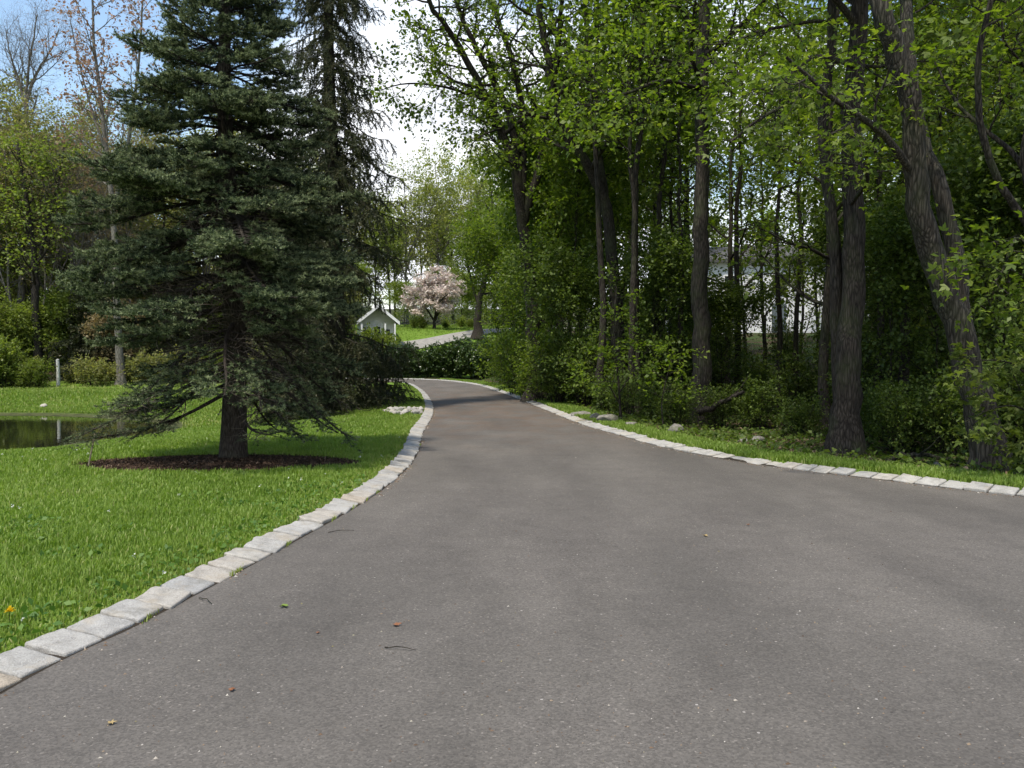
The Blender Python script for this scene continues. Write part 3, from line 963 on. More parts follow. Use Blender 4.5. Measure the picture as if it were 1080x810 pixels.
# ------------------------------------------------------------------ blue spruce on the lawn
def blue_spruce():
    base = W(245, 490, 12.55)
    bx, by = base[0], base[1]; bz = tz(bx, by)
    root = thing('blue_spruce', 'tall blue green spruce with a bare lower trunk standing in the mulch bed', 'tree', (bx, by, bz))
    H = 10.0
    tb = Tubes()
    n = 40
    z = np.linspace(-.15, H, n); t = np.linspace(0, 1, n)
    P = np.stack([.05 * np.sin(z * .8), .04 * np.cos(z * .7), z], 1)
    Rr = flare(.178 * (1 - t) ** .85 + .012, .28, reach=.04)
    tb.add(P, Rr, 16)
    dead = Tubes()
    sets = []
    def prof(zz): # radius of the crown at height zz
        return np.interp(zz, [.9, 1.5, 2.2, 3.1, 4.2, 5.5, 7.2, 8.6, 9.6, 10], [1.3, 1.8, 2.1, 2.2, 1.88, 1.30, .60, .26, .10, .04])
    zs = []
    zz = 1.25
    while zz < 9.75:
        m = 6 if zz > 2.6 else 5
        a0 = rng.random() * 6.28
        for k in range(m): zs.append((zz + rng.normal(0, .06), a0 + k * 6.283 / m + rng.normal(0, .22)))
        zz += .285 - .008 * zz
    for (zb, az) in zs:
        L = float(prof(zb)) * (1 + rng.normal(0, .12))
        lower = sstep(3.0, 1.5, zb)
        if zb < 2.7 and rng.random() < .17 + .30 * sstep(1.9, 1.3, zb): continue
        e = R(24) * sstep(4, 9, zb) - R(9) * lower + rng.normal(0, .06)       # rise at the stem
        d0 = np.array([math.cos(az) * math.cos(e), math.sin(az) * math.cos(e), math.sin(e)])
        p = np.array([np.interp(zb, z, P[:, 0]), np.interp(zb, z, P[:, 1]), zb]); pts = [p]
        d = d0.copy()
        M = 10
        for i in range(M - 1):
            s = i / (M - 1)
            d = d + rng.normal(0, .05, 3)
            d[2] += (-.085 * (1 - sstep(5.0, 8.5, zb)) * (1.0 + .7 * lower) if s < .55 else .10) 
            d = nrm(d); p = p + d * L / (M - 1); pts.append(p)
        B = np.array(pts)[None]
        BR = (.008 + .011 * L * np.linspace(1, .15, M))[None]
        tb.add(B, BR, 6)
        bare = .16 if zb > 3 else .42
        n2 = max(8, int(L * 16))
        C2, R2 = branch(B, BR, n2, .14, .97, .26 + .27 * L * .62, (38, 62), 6, .015, .07, lambda q: np.interp(q, [0, .3, .7, 1], [.75, 1.0, .75, .42]), .55, .72, .22, False)
        keep = rng.random(len(C2)) < (1 - .45 * lower)
        green = np.ones(len(C2), bool)
        tq = np.tile((np.arange(n2) + .5) / n2, 1)
        green &= (tq > (bare * (.6 + .6 * rng.random(len(C2))))) 
        if zb < 2.6: green &= rng.random(len(C2)) < .60 + .35 * sstep(1.3, 2.6, zb)
        tb.add(C2[keep], R2[keep], 4)
        C2g = C2[keep & green]; R2g = R2[keep & green]
        if len(C2g):
            C3, R3 = branch(C2g, R2g, 6, .22, .92, .18, (35, 60), 4, .05, .08, None, .6, .6, .3, False)
            dens = 1.0 - .35 * lower
            sets.append(needles(C3, int(36 * dens), .042, .012, .5, .75))
            sets.append(needles(C2g, int(64 * dens), .042, .012, .5, .75, 1, .2))
        C2b = C2[keep & ~green]
        if len(C2b) and zb < 4:
            Cb, Rb = branch(C2b, R2[keep & ~green], 5, .2, 1, .22, (30, 65), 4, -.03, .2, None, .8)
            dead.add(Cb, Rb, 3)
        if len(C2g):      # paler new growth on the shoots; its paleness also paints in sunlit tips
            v_, q_ = needles(C3, 14, .040, .012, .6, .9, 1, .72); sets.append((v_, .80 + .2 * q_))
            v_, q_ = needles(C2g, 18, .040, .012, .6, .9, 1, .85); sets.append((v_, .80 + .2 * q_))
        tipP = B[:, -4:]
        sets.append(needles(tipP, 80, .042, .012, .4, .8))
    # leader
    top = P[-7:][None]
    sets.append(needles(top, 260, .04, .009, .6, .5))
    # dead twiggy stubs low on the trunk
    st, sr_ = branch(P[None], Rr[None], 40, .135, .30, .6, (70, 105), 6, -.05, .22, None, .09)
    dead.add(st, np.minimum(sr_, .009), 4)
    s2, s2r = branch(st, np.minimum(sr_, .009), 5, .3, 1, .3, (30, 70), 4, -.03, .2, None, .7)
    dead.add(s2, s2r, 3)
    # the long low bough that sags out over the grass to the left and a tuft on the right
    for (ends, nn, sag) in ((((225, 395), (160, 425), (112, 447), (80, 462)), 34, 0), (((238, 415), (190, 440), (140, 455), (100, 462)), 30, .1),
                            (((250, 425), (262, 450), (280, 458), (296, 455)), 9, 0), (((240, 405), (200, 420), (150, 432), (120, 436)), 22, .2)):
        B = resample(catmull([W(a, b_, 12.45 - .25 * i + sag) for i, (a, b_) in enumerate(ends)], 8), 12)[None] - np.array([bx, by, bz])
        BR = np.linspace(.03, .006, 12)[None]
        tb.add(B, BR, 6)
        C2, R2 = branch(B, BR, nn, .3, .98, .55, (35, 60), 6, .0, .09, lambda q: 1.1 - .5 * q, .5, .72, .25, False)
        tb.add(C2, R2, 4)
        C3, R3 = branch(C2, R2, 6, .25, .95, .2, (35, 60), 4, .02, .1, None, .6, .6, .3, False)
        dead.add(C3, R3, 3)
        g = rng.random(len(C3)) < .52
        sets.append(needles(C3[g], 26, .034, .008, .45, .75))
        g = rng.random(len(C2)) < .6
        sets.append(needles(C2[g], 40, .034, .008, .45, .75, 1, .4))
    link('trunk', tb.build('trunk'), M_BARK_SPRUCE, root)
    link('dead_twigs', dead.build('dead_twigs'), M_DEADTWIG, root)
    link('crown', needle_mesh('crown', sets), M_BLUE, root)
    return root
blue_spruce()


# ------------------------------------------------------------------ spruces with hanging branchlets
def hanging_spruce(x, y, H, r0, prof, label, seed_low=1.0, zlo=.4, step=.33, ndl=(.05, .016), dens=1.0, hang=.75, gap=None, name='norway_spruce'):
    bz = tz(x, y)
    root = thing(name, label, 'tree', (x, y, bz))
    tb = Tubes(); sets = []
    n = 40
    z = np.linspace(-.2, H, n); t = np.linspace(0, 1, n)
    P = np.stack([.08 * np.sin(z * .4), .06 * np.cos(z * .33), z], 1)
    Rr = flare(r0 * (1 - t) ** .8 + .012, .3, reach=.03)
    tb.add(P, Rr, 12)
    zz = zlo
    while zz < H - .25:
        m = 5
        a0 = rng.random() * 6.28
        for k in range(m):
            zb = zz + rng.normal(0, .08); az = a0 + k * 6.283 / m + rng.normal(0, .25)
            L = float(np.interp(zb, *prof)) * (1 + rng.normal(0, .22))
            if gap is not None and gap(zb, az): continue
            e = R(12) + rng.normal(0, .1)
            d = np.array([math.cos(az) * math.cos(e), math.sin(az) * math.cos(e), math.sin(e)])
            p = np.array([np.interp(zb, z, P[:, 0]), np.interp(zb, z, P[:, 1]), zb]); pts = [p]
            M = 9
            for i in range(M - 1):
                s = i / (M - 1)
                d = d + rng.normal(0, .05, 3); d[2] += -.15 if s < .6 else .16
                d = nrm(d); p = p + d * L / (M - 1); pts.append(p)
            B = np.array(pts)[None]; BR = (.008 + .009 * L * np.linspace(1, .15, M))[None]
            tb.add(B, BR, 5)
            n2 = max(6, int(L * 9))
            # hanging branchlets
            C2, R2 = branch(B, BR, n2, .15, 1, .35 + .16 * L, (45, 80), 6, -.42 * hang, .08, None, .5, .6, .35, False)
            tb.add(C2, R2, 3)
            sets.append(needles(C2, int(58 * dens), ndl[0], ndl[1], .0, .6))
            C3, R3 = branch(C2, R2, 3, .15, .8, .25, (25, 55), 4, -.3 * hang, .1, None, .6)
            sets.append(needles(C3, int(24 * dens), ndl[0], ndl[1], .0, .6))
            sets.append(needles(B[:, 3:], int(50 * dens), ndl[0], ndl[1], .3, .6))
        zz += step
    sets.append(needles(P[-6:][None], 160, ndl[0], ndl[1], .5, .5))
    link('trunk', tb.build('trunk'), M_BARK_DARK, root)
    link('crown', needle_mesh('crown', sets), M_NORWAY, root)
    return root

nb = W(352, 420, 25.5)
hanging_spruce(nb[0], 25.5, 19.5, .30, ([0, .6, 2.2, 4.5, 6, 8, 10, 13, 17, 19.5], [1.7, 2.0, 1.9, 2.0, 1.7, 1.75, 1.2, 1.15, .9, .1]),
               'tall narrow spruce with drooping dark branchlets behind the blue spruce', zlo=.35, step=.34, ndl=(.06, .02), dens=1.3, gap=lambda zb, az: 2.6 < zb < 3.9 and math.cos(az) > .3)
# a second smaller one close by whose boughs sweep the grass
hanging_spruce(W(402, 430, 29)[0], 29.0, 2.2, .10, ([0, .5, 1.1, 1.7, 2.2], [1.0, 1.15, .8, .45, .1]),
               'small dark spruce with boughs sweeping the grass near the bend of the kerb', zlo=.2, step=.3, ndl=(.065, .022), dens=1.1)
hanging_spruce(W(305, 430, 22.5)[0], 22.5, 4.4, .10, ([0, .5, 1.6, 3, 4.4], [1.2, 1.45, 1.3, .8, .1]),
               'low dark spruce at the foot of the tall drooping spruce', zlo=.15, step=.28, ndl=(.055, .018), dens=1.1)

# ================================================================== WOODS ON THE RIGHT
SPEC_WOOD = dict(n1=20, t0=.35, l1=3.4, n2=8, l2=1.35, n3=5, l3=.55, nl=4, spread=.035, flat=.6, up1=.04)

custom_tree('leaning_maple', 'thick leaning grey trunk that splits in two, at the right edge by the kerb', [
    dict(pts=[(1047, 500, 11.8), (1036, 440, 11.8), (1020, 380, 11.8), (1008, 335, 11.8), (990, 285, 11.8), (970, 225, 11.7), (966, 165, 11.6), (957, 100, 11.5), (940, 45, 11.4), (925, -5, 11.3), (885, -160, 12.2), (865, -330, 13.2)],
         r=(.215, .05), ground=True, flare=.3, n=46, spec=dict(t0=.62, n1=15, l1=3.0)),
    dict(pts=[(1018, 365, 11.9), (1012, 300, 12.0), (1004, 250, 12.1), (990, 195, 12.2), (972, 145, 12.4), (962, 80, 12.6), (955, 0, 12.9), (960, -150, 13.3), (990, -320, 13.6)],
         r=(.13, .05), spec=dict(t0=.56, n1=12, l1=2.8)),
    dict(pts=[(968, 190, 11.7), (930, 140, 11.2), (880, 105, 10.6), (830, 60, 10.2)], r=(.06, .02), n=16, spec=dict(t0=.3, n1=5, l1=1.0, n2=4, l2=.6, nl=3)),
], SPEC_WOOD, M_BARK_GREY, M_MAPLE, .078, lobed=True)

custom_tree('twin_trunk_maple', 'dark tree with two straight trunks rising side by side from one base', [
    dict(pts=[(891, 472, 15.2), (894, 400, 15.2), (898, 330, 15.2), (901, 260, 15.2), (899, 190, 15.2), (899, 130, 15.1), (903, 60, 15.0), (908, -10, 14.9), (915, -200, 14.6), (930, -420, 14.3)],
         r=(.235, .07), ground=True, flare=.35, n=46, spec=dict(t0=.52, n1=17, l1=3.3)),
    dict(pts=[(886, 425, 15.3), (882, 340, 15.4), (882, 275, 15.4), (874, 210, 15.4), (868, 150, 15.4), (872, 95, 15.4), (878, 20, 15.3), (870, -120, 15.0), (840, -320, 14.6)],
         r=(.125, .05), spec=dict(t0=.5, n1=14, l1=2.9)),
    dict(pts=[(899, 118, 15.1), (862, 96, 14.0), (830, 110, 12.8), (798, 128, 11.8), (770, 150, 11.2)], r=(.055, .015), n=16, spec=dict(t0=.35, n1=8, l1=.9, n2=4, l2=.55, nl=3)),
    dict(pts=[(902, 70, 15.0), (860, 60, 13.5), (820, 90, 12.2), (790, 95, 11.4)], r=(.05, .015), n=16, spec=dict(t0=.4, n1=7, l1=.9, n2=4, l2=.55, nl=3)),
    dict(pts=[(898, 215, 15.1), (915, 190, 14.0), (905, 175, 12.6), (880, 172, 11.6)], r=(.04, .012), n=14, spec=dict(t0=.5, n1=6, l1=.7, n2=4, l2=.45, nl=3)),
], dict(SPEC_WOOD, nl=5), M_BARK_DARK, M_MAPLE, .078, lobed=True)

custom_tree('straight_maple', 'tall straight trunk standing alone in the middle of the dark woods', [
    dict(pts=[(741, 440, 22), (741, 380, 22), (739, 300, 22), (740, 200, 22), (741, 100, 22), (743, 0, 22), (748, -160, 21.8), (756, -330, 21.6)],
         r=(.245, .07), ground=True, flare=.35, n=46, spec=dict(t0=.42, n1=20, l1=3.8)),
    dict(pts=[(740, 95, 22), (700, 85, 20.5), (655, 100, 19), (620, 95, 18)], r=(.07, .02), n=16, spec=dict(t0=.3, n1=10, l1=1.6)),
    dict(pts=[(741, 60, 22), (790, 85, 20.5), (820, 100, 19), (850, 80, 18)], r=(.07, .02), n=16, spec=dict(t0=.3, n1=10, l1=1.6)),
], SPEC_WOOD, M_BARK_DARK, M_MAPLE, .115)

custom_tree('crooked_maple', 'dark crooked trunk leaning left out of the thicket with several stems', [
    dict(pts=[(656, 425, 27), (652, 350, 27), (645, 270, 27), (639, 215, 27), (618, 172, 26.6), (598, 142, 26.2), (580, 80, 25.8), (570, 0, 25.5), (565, -120, 25)],
         r=(.25, .06), ground=True, spec=dict(t0=.42, n1=16, l1=3.6)),
    dict(pts=[(646, 275, 27), (636, 200, 27.2), (629, 150, 27.5), (622, 90, 27.8), (618, 20, 28), (610, -110, 28.4)], r=(.16, .05), spec=dict(t0=.3, n1=14, l1=3.4)),
    dict(pts=[(652, 330, 27), (668, 250, 27.4), (672, 170, 27.8), (676, 80, 28), (680, -40, 28.4)], r=(.12, .04), spec=dict(t0=.35, n1=12, l1=3.0)),
], SPEC_WOOD, M_BARK_DARK, M_MAPLE, .125)

custom_tree('fan_stemmed_maple', 'large tree whose limbs fan out to the left over the bend of the driveway', [
    dict(pts=[(568, 420, 31), (562, 340, 31), (553, 250, 31), (545, 195, 31), (533, 148, 31), (517, 110, 30.6), (490, 60, 30), (473, 30, 29.5), (455, 5, 29), (425, -60, 28)],
         r=(.32, .05), ground=True, n=46, spec=dict(t0=.5, n1=18, l1=3.0)),
    dict(pts=[(547, 205, 31), (541, 135, 31.2), (523, 90, 31.2), (502, 50, 31), (482, 5, 30.8), (455, -90, 30)], r=(.18, .04), spec=dict(t0=.3, n1=15, l1=2.9)),
    dict(pts=[(549, 215, 31), (552, 150, 31.4), (550, 110, 31.6), (538, 55, 31.8), (522, 10, 32), (500, -110, 32)], r=(.17, .04), spec=dict(t0=.3, n1=14, l1=3.4)),
    dict(pts=[(552, 235, 31), (572, 160, 31), (580, 100, 31), (590, 30, 31), (600, -90, 31)], r=(.17, .04), spec=dict(t0=.2, n1=14, l1=3.6)),
    dict(pts=[(515, 106, 30.6), (470, 92, 29.5), (430, 88, 28.6), (398, 96, 28)], r=(.07, .015), n=16, spec=dict(t0=.2, n1=9, l1=1.7)),
    dict(pts=[(531, 135, 31), (510, 142, 29.5), (494, 155, 28.5)], r=(.05, .012), n=12, spec=dict(t0=.4, n1=5, l1=1.1)),
], dict(SPEC_WOOD, nl=4, n2=7), M_BARK_DARK, M_MAPLE, .125)

# branches that reach in from a tree beyond the right edge
custom_tree('overhanging_tree', 'thin curving bare limbs reaching in from the right edge of the photo', [
    dict(pts=[(1135, 520, 10.4), (1128, 420, 10.4), (1118, 330, 10.4), (1104, 250, 10.4), (1088, 160, 10.4), (1110, 60, 10.8), (1180, -60, 12), (1230, -250, 13.5)], r=(.14, .05), ground=True, n=40, spec=dict(t0=.75, n1=6, l1=2.2)),
    dict(pts=[(1104, 262, 10.4), (1078, 228, 10.3), (1054, 192, 10.2), (1038, 150, 10.1), (1032, 105, 10.0), (1034, 52, 9.9), (1045, 0, 9.8), (1060, -70, 9.7)], r=(.055, .025), n=24, spec=dict(t0=.7, n1=5, l1=.8, n2=4, l2=.5)),
    dict(pts=[(1100, 235, 10.4), (1075, 170, 10.6), (1040, 138, 10.9), (1012, 112, 11.1), (985, 66, 11.4)], r=(.045, .012), n=20, spec=dict(t0=.5, n1=6, l1=.8, n2=4, l2=.5)),
    dict(pts=[(1112, 300, 10.4), (1075, 250, 10.2), (1058, 285, 10.0), (1046, 300, 9.9)], r=(.03, .01), n=14, spec=dict(t0=.4, n1=6, l1=.8, n2=4, l2=.5)),
], dict(SPEC_WOOD, nl=3), M_BARK_DARK, M_MAPLE, .085, lobed=True)

custom_tree('maple_sapling', 'bright green maple sapling leaning over the kerb beside the leaning trunk', [
    dict(pts=[(1128, 530, 10.85), (1120, 460, 10.85), (1105, 380, 10.85), (1090, 330, 10.85)], r=(.03, .01), ground=True, n=16, spec=dict(t0=.7, n1=3, l1=.5, n2=3, l2=.3, n3=2, l3=.2)),
    dict(pts=[(1115, 440, 10.85), (1075, 388, 10.75), (1035, 380, 10.65), (1003, 388, 10.60)], r=(.018, .005), n=14, spec=dict(t0=.3, n1=5, l1=.4, n2=4, l2=.22, n3=2, l3=.16, up1=-.02)),
    dict(pts=[(1118, 470, 10.85), (1080, 432, 10.75), (1050, 430, 10.65), (1018, 445, 10.60)], r=(.018, .005), n=14, spec=dict(t0=.3, n1=5, l1=.4, n2=4, l2=.22, n3=2, l3=.16, up1=-.02)),
    dict(pts=[(1120, 490, 10.85), (1085, 460, 10.75), (1060, 462, 10.70)], r=(.015, .005), n=14, spec=dict(t0=.3, n1=6, l1=.45, n2=4, l2=.28, n3=3, l3=.18, up1=-.02)),
], dict(n1=7, t0=.3, l1=.6, n2=4, l2=.3, n3=2, l3=.18, nl=3, spread=.03, flat=.8, up1=0), M_BARK_DARK, M_FRESH, .085, lobed=True, cat='sapling')

# ------------------------------------------------------------------ the trees behind them, grown once and copied
WOOD_SPEC = dict(n1=24, t0=.33, l1=3.0, n2=7, l2=1.3, n3=4, l3=.6, nl=4, spread=.09, flat=.6, up1=.05)
def wm(H, r0, leaf, mat, bark, **kw):
    sp = dict(WOOD_SPEC); fk = kw.pop('forks', 0); lean = kw.pop('lean', .03); nm = kw.pop('nm', 'woodland_tree')
    cat = kw.pop('cat', 'tree'); sp.update(kw)
    def make():
        m = model_tree(nm, H, r0, sp, bark, mat, leaf, lean, fk)
        return plant(m, 'tree', cat, (0, 0, 0))
    return make

PROTO = {
    'A': wm(19, .20, .145, M_MAPLE, M_BARK_DARK, forks=1),
    'B': wm(17, .15, .145, M_MAPLE, M_BARK_DARK, lean=.06, t0=.2, n1=24),
    'C': wm(20, .24, .15, M_MAPLE, M_BARK_GREY, forks=2, t0=.35),
    'E': wm(17, .13, .16, M_MAPLE, M_BARK_DARK, lean=.055, t0=.5, n1=16, l1=2.4),
    'D': wm(13, .09, .15, M_FRESH, M_BARK_GREY, lean=.05, t0=.15, n1=22, l1=2.3),
    'U': wm(6.5, .05, .12, M_UNDER, M_BARK_DARK, lean=.07, t0=.08, n1=26, l1=1.9, n2=6, l2=.8, n3=4, l3=.4, nl=5, nm='understory_tree', forks=2),
    'V': wm(8.5, .07, .12, M_MAPLE, M_BARK_DARK, lean=.06, t0=.06, n1=34, l1=2.2, n2=7, l2=.9, n3=4, l3=.45, nl=5, nm='understory_tree', forks=2),
}
def at(px, d):
    return ((px - 540) / F * d, d)
spots = []
def S(px, d, m, sc=1.0, lab=None):
    x, y = at(px, d)
    spots.append((x, y, m, sc) + ((lab,) if lab else ()))
L1 = 'slender dark trunk with a high green crown deep in the right woods'
for px, d, m, sc in [(668, 33, 'E', 1.0), (690, 38, 'A', 1), (706, 30, 'E', .9), (634, 24.5, 'E', 1), (664, 23.5, 'E', .9), (673, 24.5, 'E', 1.1), (697, 26, 'E', 1), (715, 25, 'E', .8), (823, 26, 'E', .8), (780, 29, 'E', 1), (950, 19, 'E', 1), (925, 21, 'E', .8), (846, 37, 'D', .9), (786, 40, 'D', 1), (838, 45, 'D', 1.1), (862, 40, 'D', 1), (722, 42, 'C', 1), (768, 34, 'B', 1), (806, 36, 'D', 1.1),
                     (838, 30, 'E', .85), (872, 21, 'B', .95), (930, 26, 'B', 1), (948, 36, 'A', 1), (975, 22, 'D', 1), (1000, 30, 'C', .95), (1030, 24, 'B', 1),
                     (1062, 34, 'A', 1), (965, 23, 'D', .9), (1045, 20, 'D', .9), (1085, 19, 'B', .95), (1110, 28, 'C', 1), (1150, 22, 'A', 1), (1190, 30, 'A', 1),
                     (612, 42, 'A', 1), (590, 50, 'C', 1), (632, 52, 'B', 1.1), (648, 60, 'A', 1.1), (560, 56, 'B', 1), (745, 62, 'A', 1.05), (880, 64, 'C', 1.05), (920, 50, 'A', 1), (960, 58, 'B', 1.1),
                     (1010, 48, 'C', 1.05), (1060, 52, 'A', 1.1), (700, 74, 'C', 1.1), (600, 76, 'A', 1.1), (1000, 72, 'A', 1.2), (920, 80, 'C', 1.15), (660, 90, 'C', 1.15), (540, 88, 'A', 1.05)]:
    S(px, d, m, sc)
scatter(PROTO, spots, 'trees deep in the right woods', L1)

spots = []
for px, d, m, sc in [(553, 40, 'V', 1.05), (568, 35, 'V', 1.05), (600, 30, 'V', 1.0), (543, 47, 'V', 1.0), (588, 40, 'V', 1.2), (625, 34, 'V', 1.15), (612, 27.5, 'U', .8)]:
    S(px, d, m, sc)
scatter(dict(PROTO), spots, 'leafy trees at the edge of the woods', 'bushy green tree leafed to the ground at the bend of the driveway')
spots = []
for px, d, m, sc in [(690, 25, 'U', .75), (762, 26, 'U', .6), (940, 19, 'U', .75), (985, 17.5, 'U', .7), (1060, 16, 'U', .8), (905, 23, 'U', .8),
                     (720, 31, 'V', .75), (1100, 15, 'U', .9), (960, 28, 'V', .8), (1020, 25, 'V', .85), (1090, 22, 'V', .9)]:
    S(px, d, m, sc)
scatter(dict(PROTO), spots, 'young trees under the right woods', 'thin young tree with dark shaded leaves under the right woods')

# ------------------------------------------------------------------ shrubs and ground cover of the woods
def shrub_proto(nm, h, w, nst, leafmat, leaf, dens=1.0, lab='shrub', cat='shrub', bark=None):
    def make():
        tb = Tubes(); PP = []; AA = []
        P0 = np.zeros((nst, 2, 3)); P0[:, 1, 2] = .01
        az = np.arange(nst) * 2.4 + rng.random(nst)
        sp = np.sqrt(rng.random(nst)) * w * .6
        ends = np.stack([np.cos(az) * sp, np.sin(az) * sp, h * (.65 + .45 * rng.random(nst)) * (1 - .35 * (sp / w) ** 2)], 1)
        st = np.stack([np.cos(az) * sp * .25, np.sin(az) * sp * .25, np.full(nst, -.05)], 1)
        tt = np.linspace(0, 1, 9)[None, :, None]
        C = st[:, None] * (1 - tt) + ends[:, None] * tt + np.sin(tt * 3.0) * rng.normal(0, .06 * w, (nst, 1, 3)) * [1, 1, 0]
        CR = (.012 * h ** .7) * np.linspace(1, .25, 9)[None, :].repeat(nst, 0)
        tb.add(C, CR, 5)
        C2, R2 = branch(C, CR, int(9 * dens), .12, 1, .34 * h * .6 + .2 * w, (35, 75), 5, .04, .14, lambda t: 1.1 - .4 * t, .6)
        C3, R3 = branch(C2, R2, 5, .15, 1, .22 + .05 * h, (30, 65), 4, .02, .15, None, .7)
        tb.add(C2, R2, 4); tb.add(C3, R3, 3)
        p, a = leaf_points(C3, int(6 * dens), .15, .04); p2, a2 = leaf_points(C2, int(5 * dens), .4, .04)
        p = np.vstack([p, p2]); a = np.vstack([a, a2])
        root = thing(nm, lab, cat)
        link('stems', tb.build('stems'), bark or M_BARK_DARK, root)
        link('foliage', leaves_mesh('foliage', p, a, leaf, .6), leafmat, root)
        return root
    return make
SHR = {'s': shrub_proto('woodland_shrub', 1.5, 1.3, 12, M_UNDER, .085), 't': shrub_proto('woodland_shrub', 2.4, 1.6, 14, M_UNDER, .095), 'm': shrub_proto('woodland_shrub', 2.0, 1.5, 12, M_MAPLE, .09)}
spots = []
for px, d, m, sc in [(640, 24, 's', .6), (660, 22.5, 't', .5), (690, 21, 's', .6), (715, 19.5, 's', .6), (760, 21, 's', .6), (800, 21, 's', .7), (845, 18.5, 's', .6),
                     (925, 17, 's', .7), (950, 15.5, 's', .7), (1000, 15.2, 's', .8), (1020, 16, 't', .7), (1075, 13, 's', .9), (1100, 12.4, 't', .9),
                     (700, 26, 't', 1.1), (735, 28, 't', 1.1), (800, 28, 's', 1.1), (850, 25, 's', 1.1), (910, 22, 't', 1.1), (960, 22, 'm', 1.1), (1010, 20, 't', 1.1), (1060, 19, 't', 1.1),
                     (600, 29, 'm', 1), (573, 29.3, 'm', 1.1), (557, 32.3, 'm', 1.15), (588, 28, 't', .9), (545, 36, 'm', 1.1), (580, 32.5, 'm', 1.1), (560, 36.5, 'm', 1.2), (615, 27, 't', .9), (540, 42, 'm', 1.2), (645, 27.5, 'm', .8), (675, 29, 't', .9), (630, 30, 'm', 1.0),
                     (760, 36, 't', 1.1), (830, 36, 't', 1.0), (900, 33, 't', 1.4), (980, 32, 't', 1.5), (1050, 28, 't', 1.4), (700, 36, 'm', 1.5), (655, 38, 'm', 1.5)]:
    S(px, d, m, sc)
scatter(SHR, spots, 'shrubs under the right woods', 'low shaded green shrub growing under the trees of the right woods')

# sunlit saplings that stand in front of the dark thicket
custom_tree('understory_sapling', 'pale green sapling in front of the dark thicket left of the straight trunk', [
    dict(pts=[(655, 440, 20.5), (652, 400, 20.5), (648, 350, 20.5), (650, 300, 20.5)], r=(.03, .008), ground=True, n=16),
    dict(pts=[(653, 415, 20.5), (675, 380, 20.3), (690, 360, 20)], r=(.02, .006), n=12),
    dict(pts=[(653, 425, 20.5), (635, 395, 20.3), (620, 380, 20)], r=(.02, .006), n=12),
], dict(n1=9, t0=.25, l1=.8, n2=4, l2=.4, n3=2, l3=.25, nl=3, spread=.04, flat=.85, up1=0), M_BARK_DARK, M_MAPLE, .095, cat='sapling')
custom_tree('understory_sapling', 'small pale green sapling with spreading tiers of leaves near the roadside rocks', [
    dict(pts=[(700, 455, 18.5), (698, 425, 18.5), (704, 395, 18.5), (712, 370, 18.5)], r=(.02, .006), ground=True, n=16),
], dict(n1=10, t0=.3, l1=.8, n2=4, l2=.4, n3=2, l3=.25, nl=3, spread=.04, flat=.85, up1=0), M_BARK_DARK, M_MAPLE, .09, cat='sapling')

# creeping ground cover and leaf litter on the woodland floor
N = 42000
r = np.sqrt(8.0 ** 2 + rng.random(N) * (40.0 ** 2 - 8.0 ** 2)); r = 8 + (r - 8) ** 1.15 * .55
th = R(2) + rng.random(N) * R(36)
x = r * np.sin(th); y = r * np.cos(th)
sr = sdist(ROAD, x, y)
k = (x > xr(y)) & (sr > .9) & (fnoise(x * .9, y * .9, 91) + .25 * rng.random(N) > .52)
x, y = x[k], y[k]
z = terr(x, y) + .03 + .22 * rng.random(len(x)) * fnoise(x * 1.7, y * 1.7, 92)
me = leaves_mesh('woodland_ground_cover', np.stack([x, y, z], 1), nrm(rng.normal(0, 1, (len(x), 3)) * [1, 1, .3]), .085, .75, False, .5, 0)
tag(link('woodland_ground_cover', me, M_UNDER), 'dark green creeping plants covering the floor of the right woods', 'ground cover', kind='stuff')
N = 30000
r = 8 + rng.random(N) ** 1.3 * 34
th = R(2) + rng.random(N) * R(36)
x = r * np.sin(th); y = r * np.cos(th)
sr = sdist(ROAD, x, y)
k = (x > xr(y)) & (sr > .75 + .4 * rng.random(N))
x, y = x[k], y[k]
me = leaves_mesh('leaf_litter', np.stack([x, y, terr(x, y) + .012 + .02 * rng.random(len(x))], 1), nrm(rng.normal(0, 1, (len(x), 3)) * [1, 1, .15]), .075, .7, False, .35, 0)
M_LITTER = leaf_mat('dead_leaf', [(.05, .032, .018), (.10, .068, .04), (.16, .115, .07), (.20, .16, .11)], .1, (1, 1, 1), .8, 0, .1)
tag(link('leaf_litter', me, M_LITTER), 'brown fallen leaves littering the floor of the right woods', 'leaf litter', kind='stuff')

# ================================================================== LEFT BANK AND THE HILL AHEAD
PROTO2 = {
    'O': wm(17, .17, .20, M_OLIVE, M_BARK_GREY, lean=.05, forks=1, nl=4, t0=.2, spread=.14),
    'Y': wm(16, .17, .20, M_YELLOW, M_BARK_PALE, lean=.05, forks=2, nl=3, t0=.25, spread=.16),
    'G': wm(15, .16, .19, M_FRESH, M_BARK_GREY, lean=.05, forks=1, nl=4, t0=.15, spread=.14),
    'K': wm(14, .12, .17, M_TAN, M_BARK_PALE, lean=.03, forks=0, n1=40, t0=.12, l1=3.0, a1=(60, 85), nl=4, spread=.12, prof=lambda t: 1.15 - 1.1 * t),
    'N': wm(15, .11, .10, M_TAN, M_BARK_PALE, lean=.05, forks=3, nl=1, t0=.35, up1=.12, n1=22),
    'T': wm(5.0, .05, .14, M_TAN, M_BARK_GREY, lean=.05, forks=2, n1=20, t0=.15, l1=1.8, n2=6, l2=.8, n3=4, l3=.4, nl=3, nm='understory_tree', flat=.8),
    'H': wm(4.6, .05, .13, M_FRESH, M_BARK_GREY, lean=.05, forks=2, n1=26, t0=.08, l1=1.9, n2=6, l2=.8, n3=4, l3=.4, nl=4, nm='understory_tree'),
}
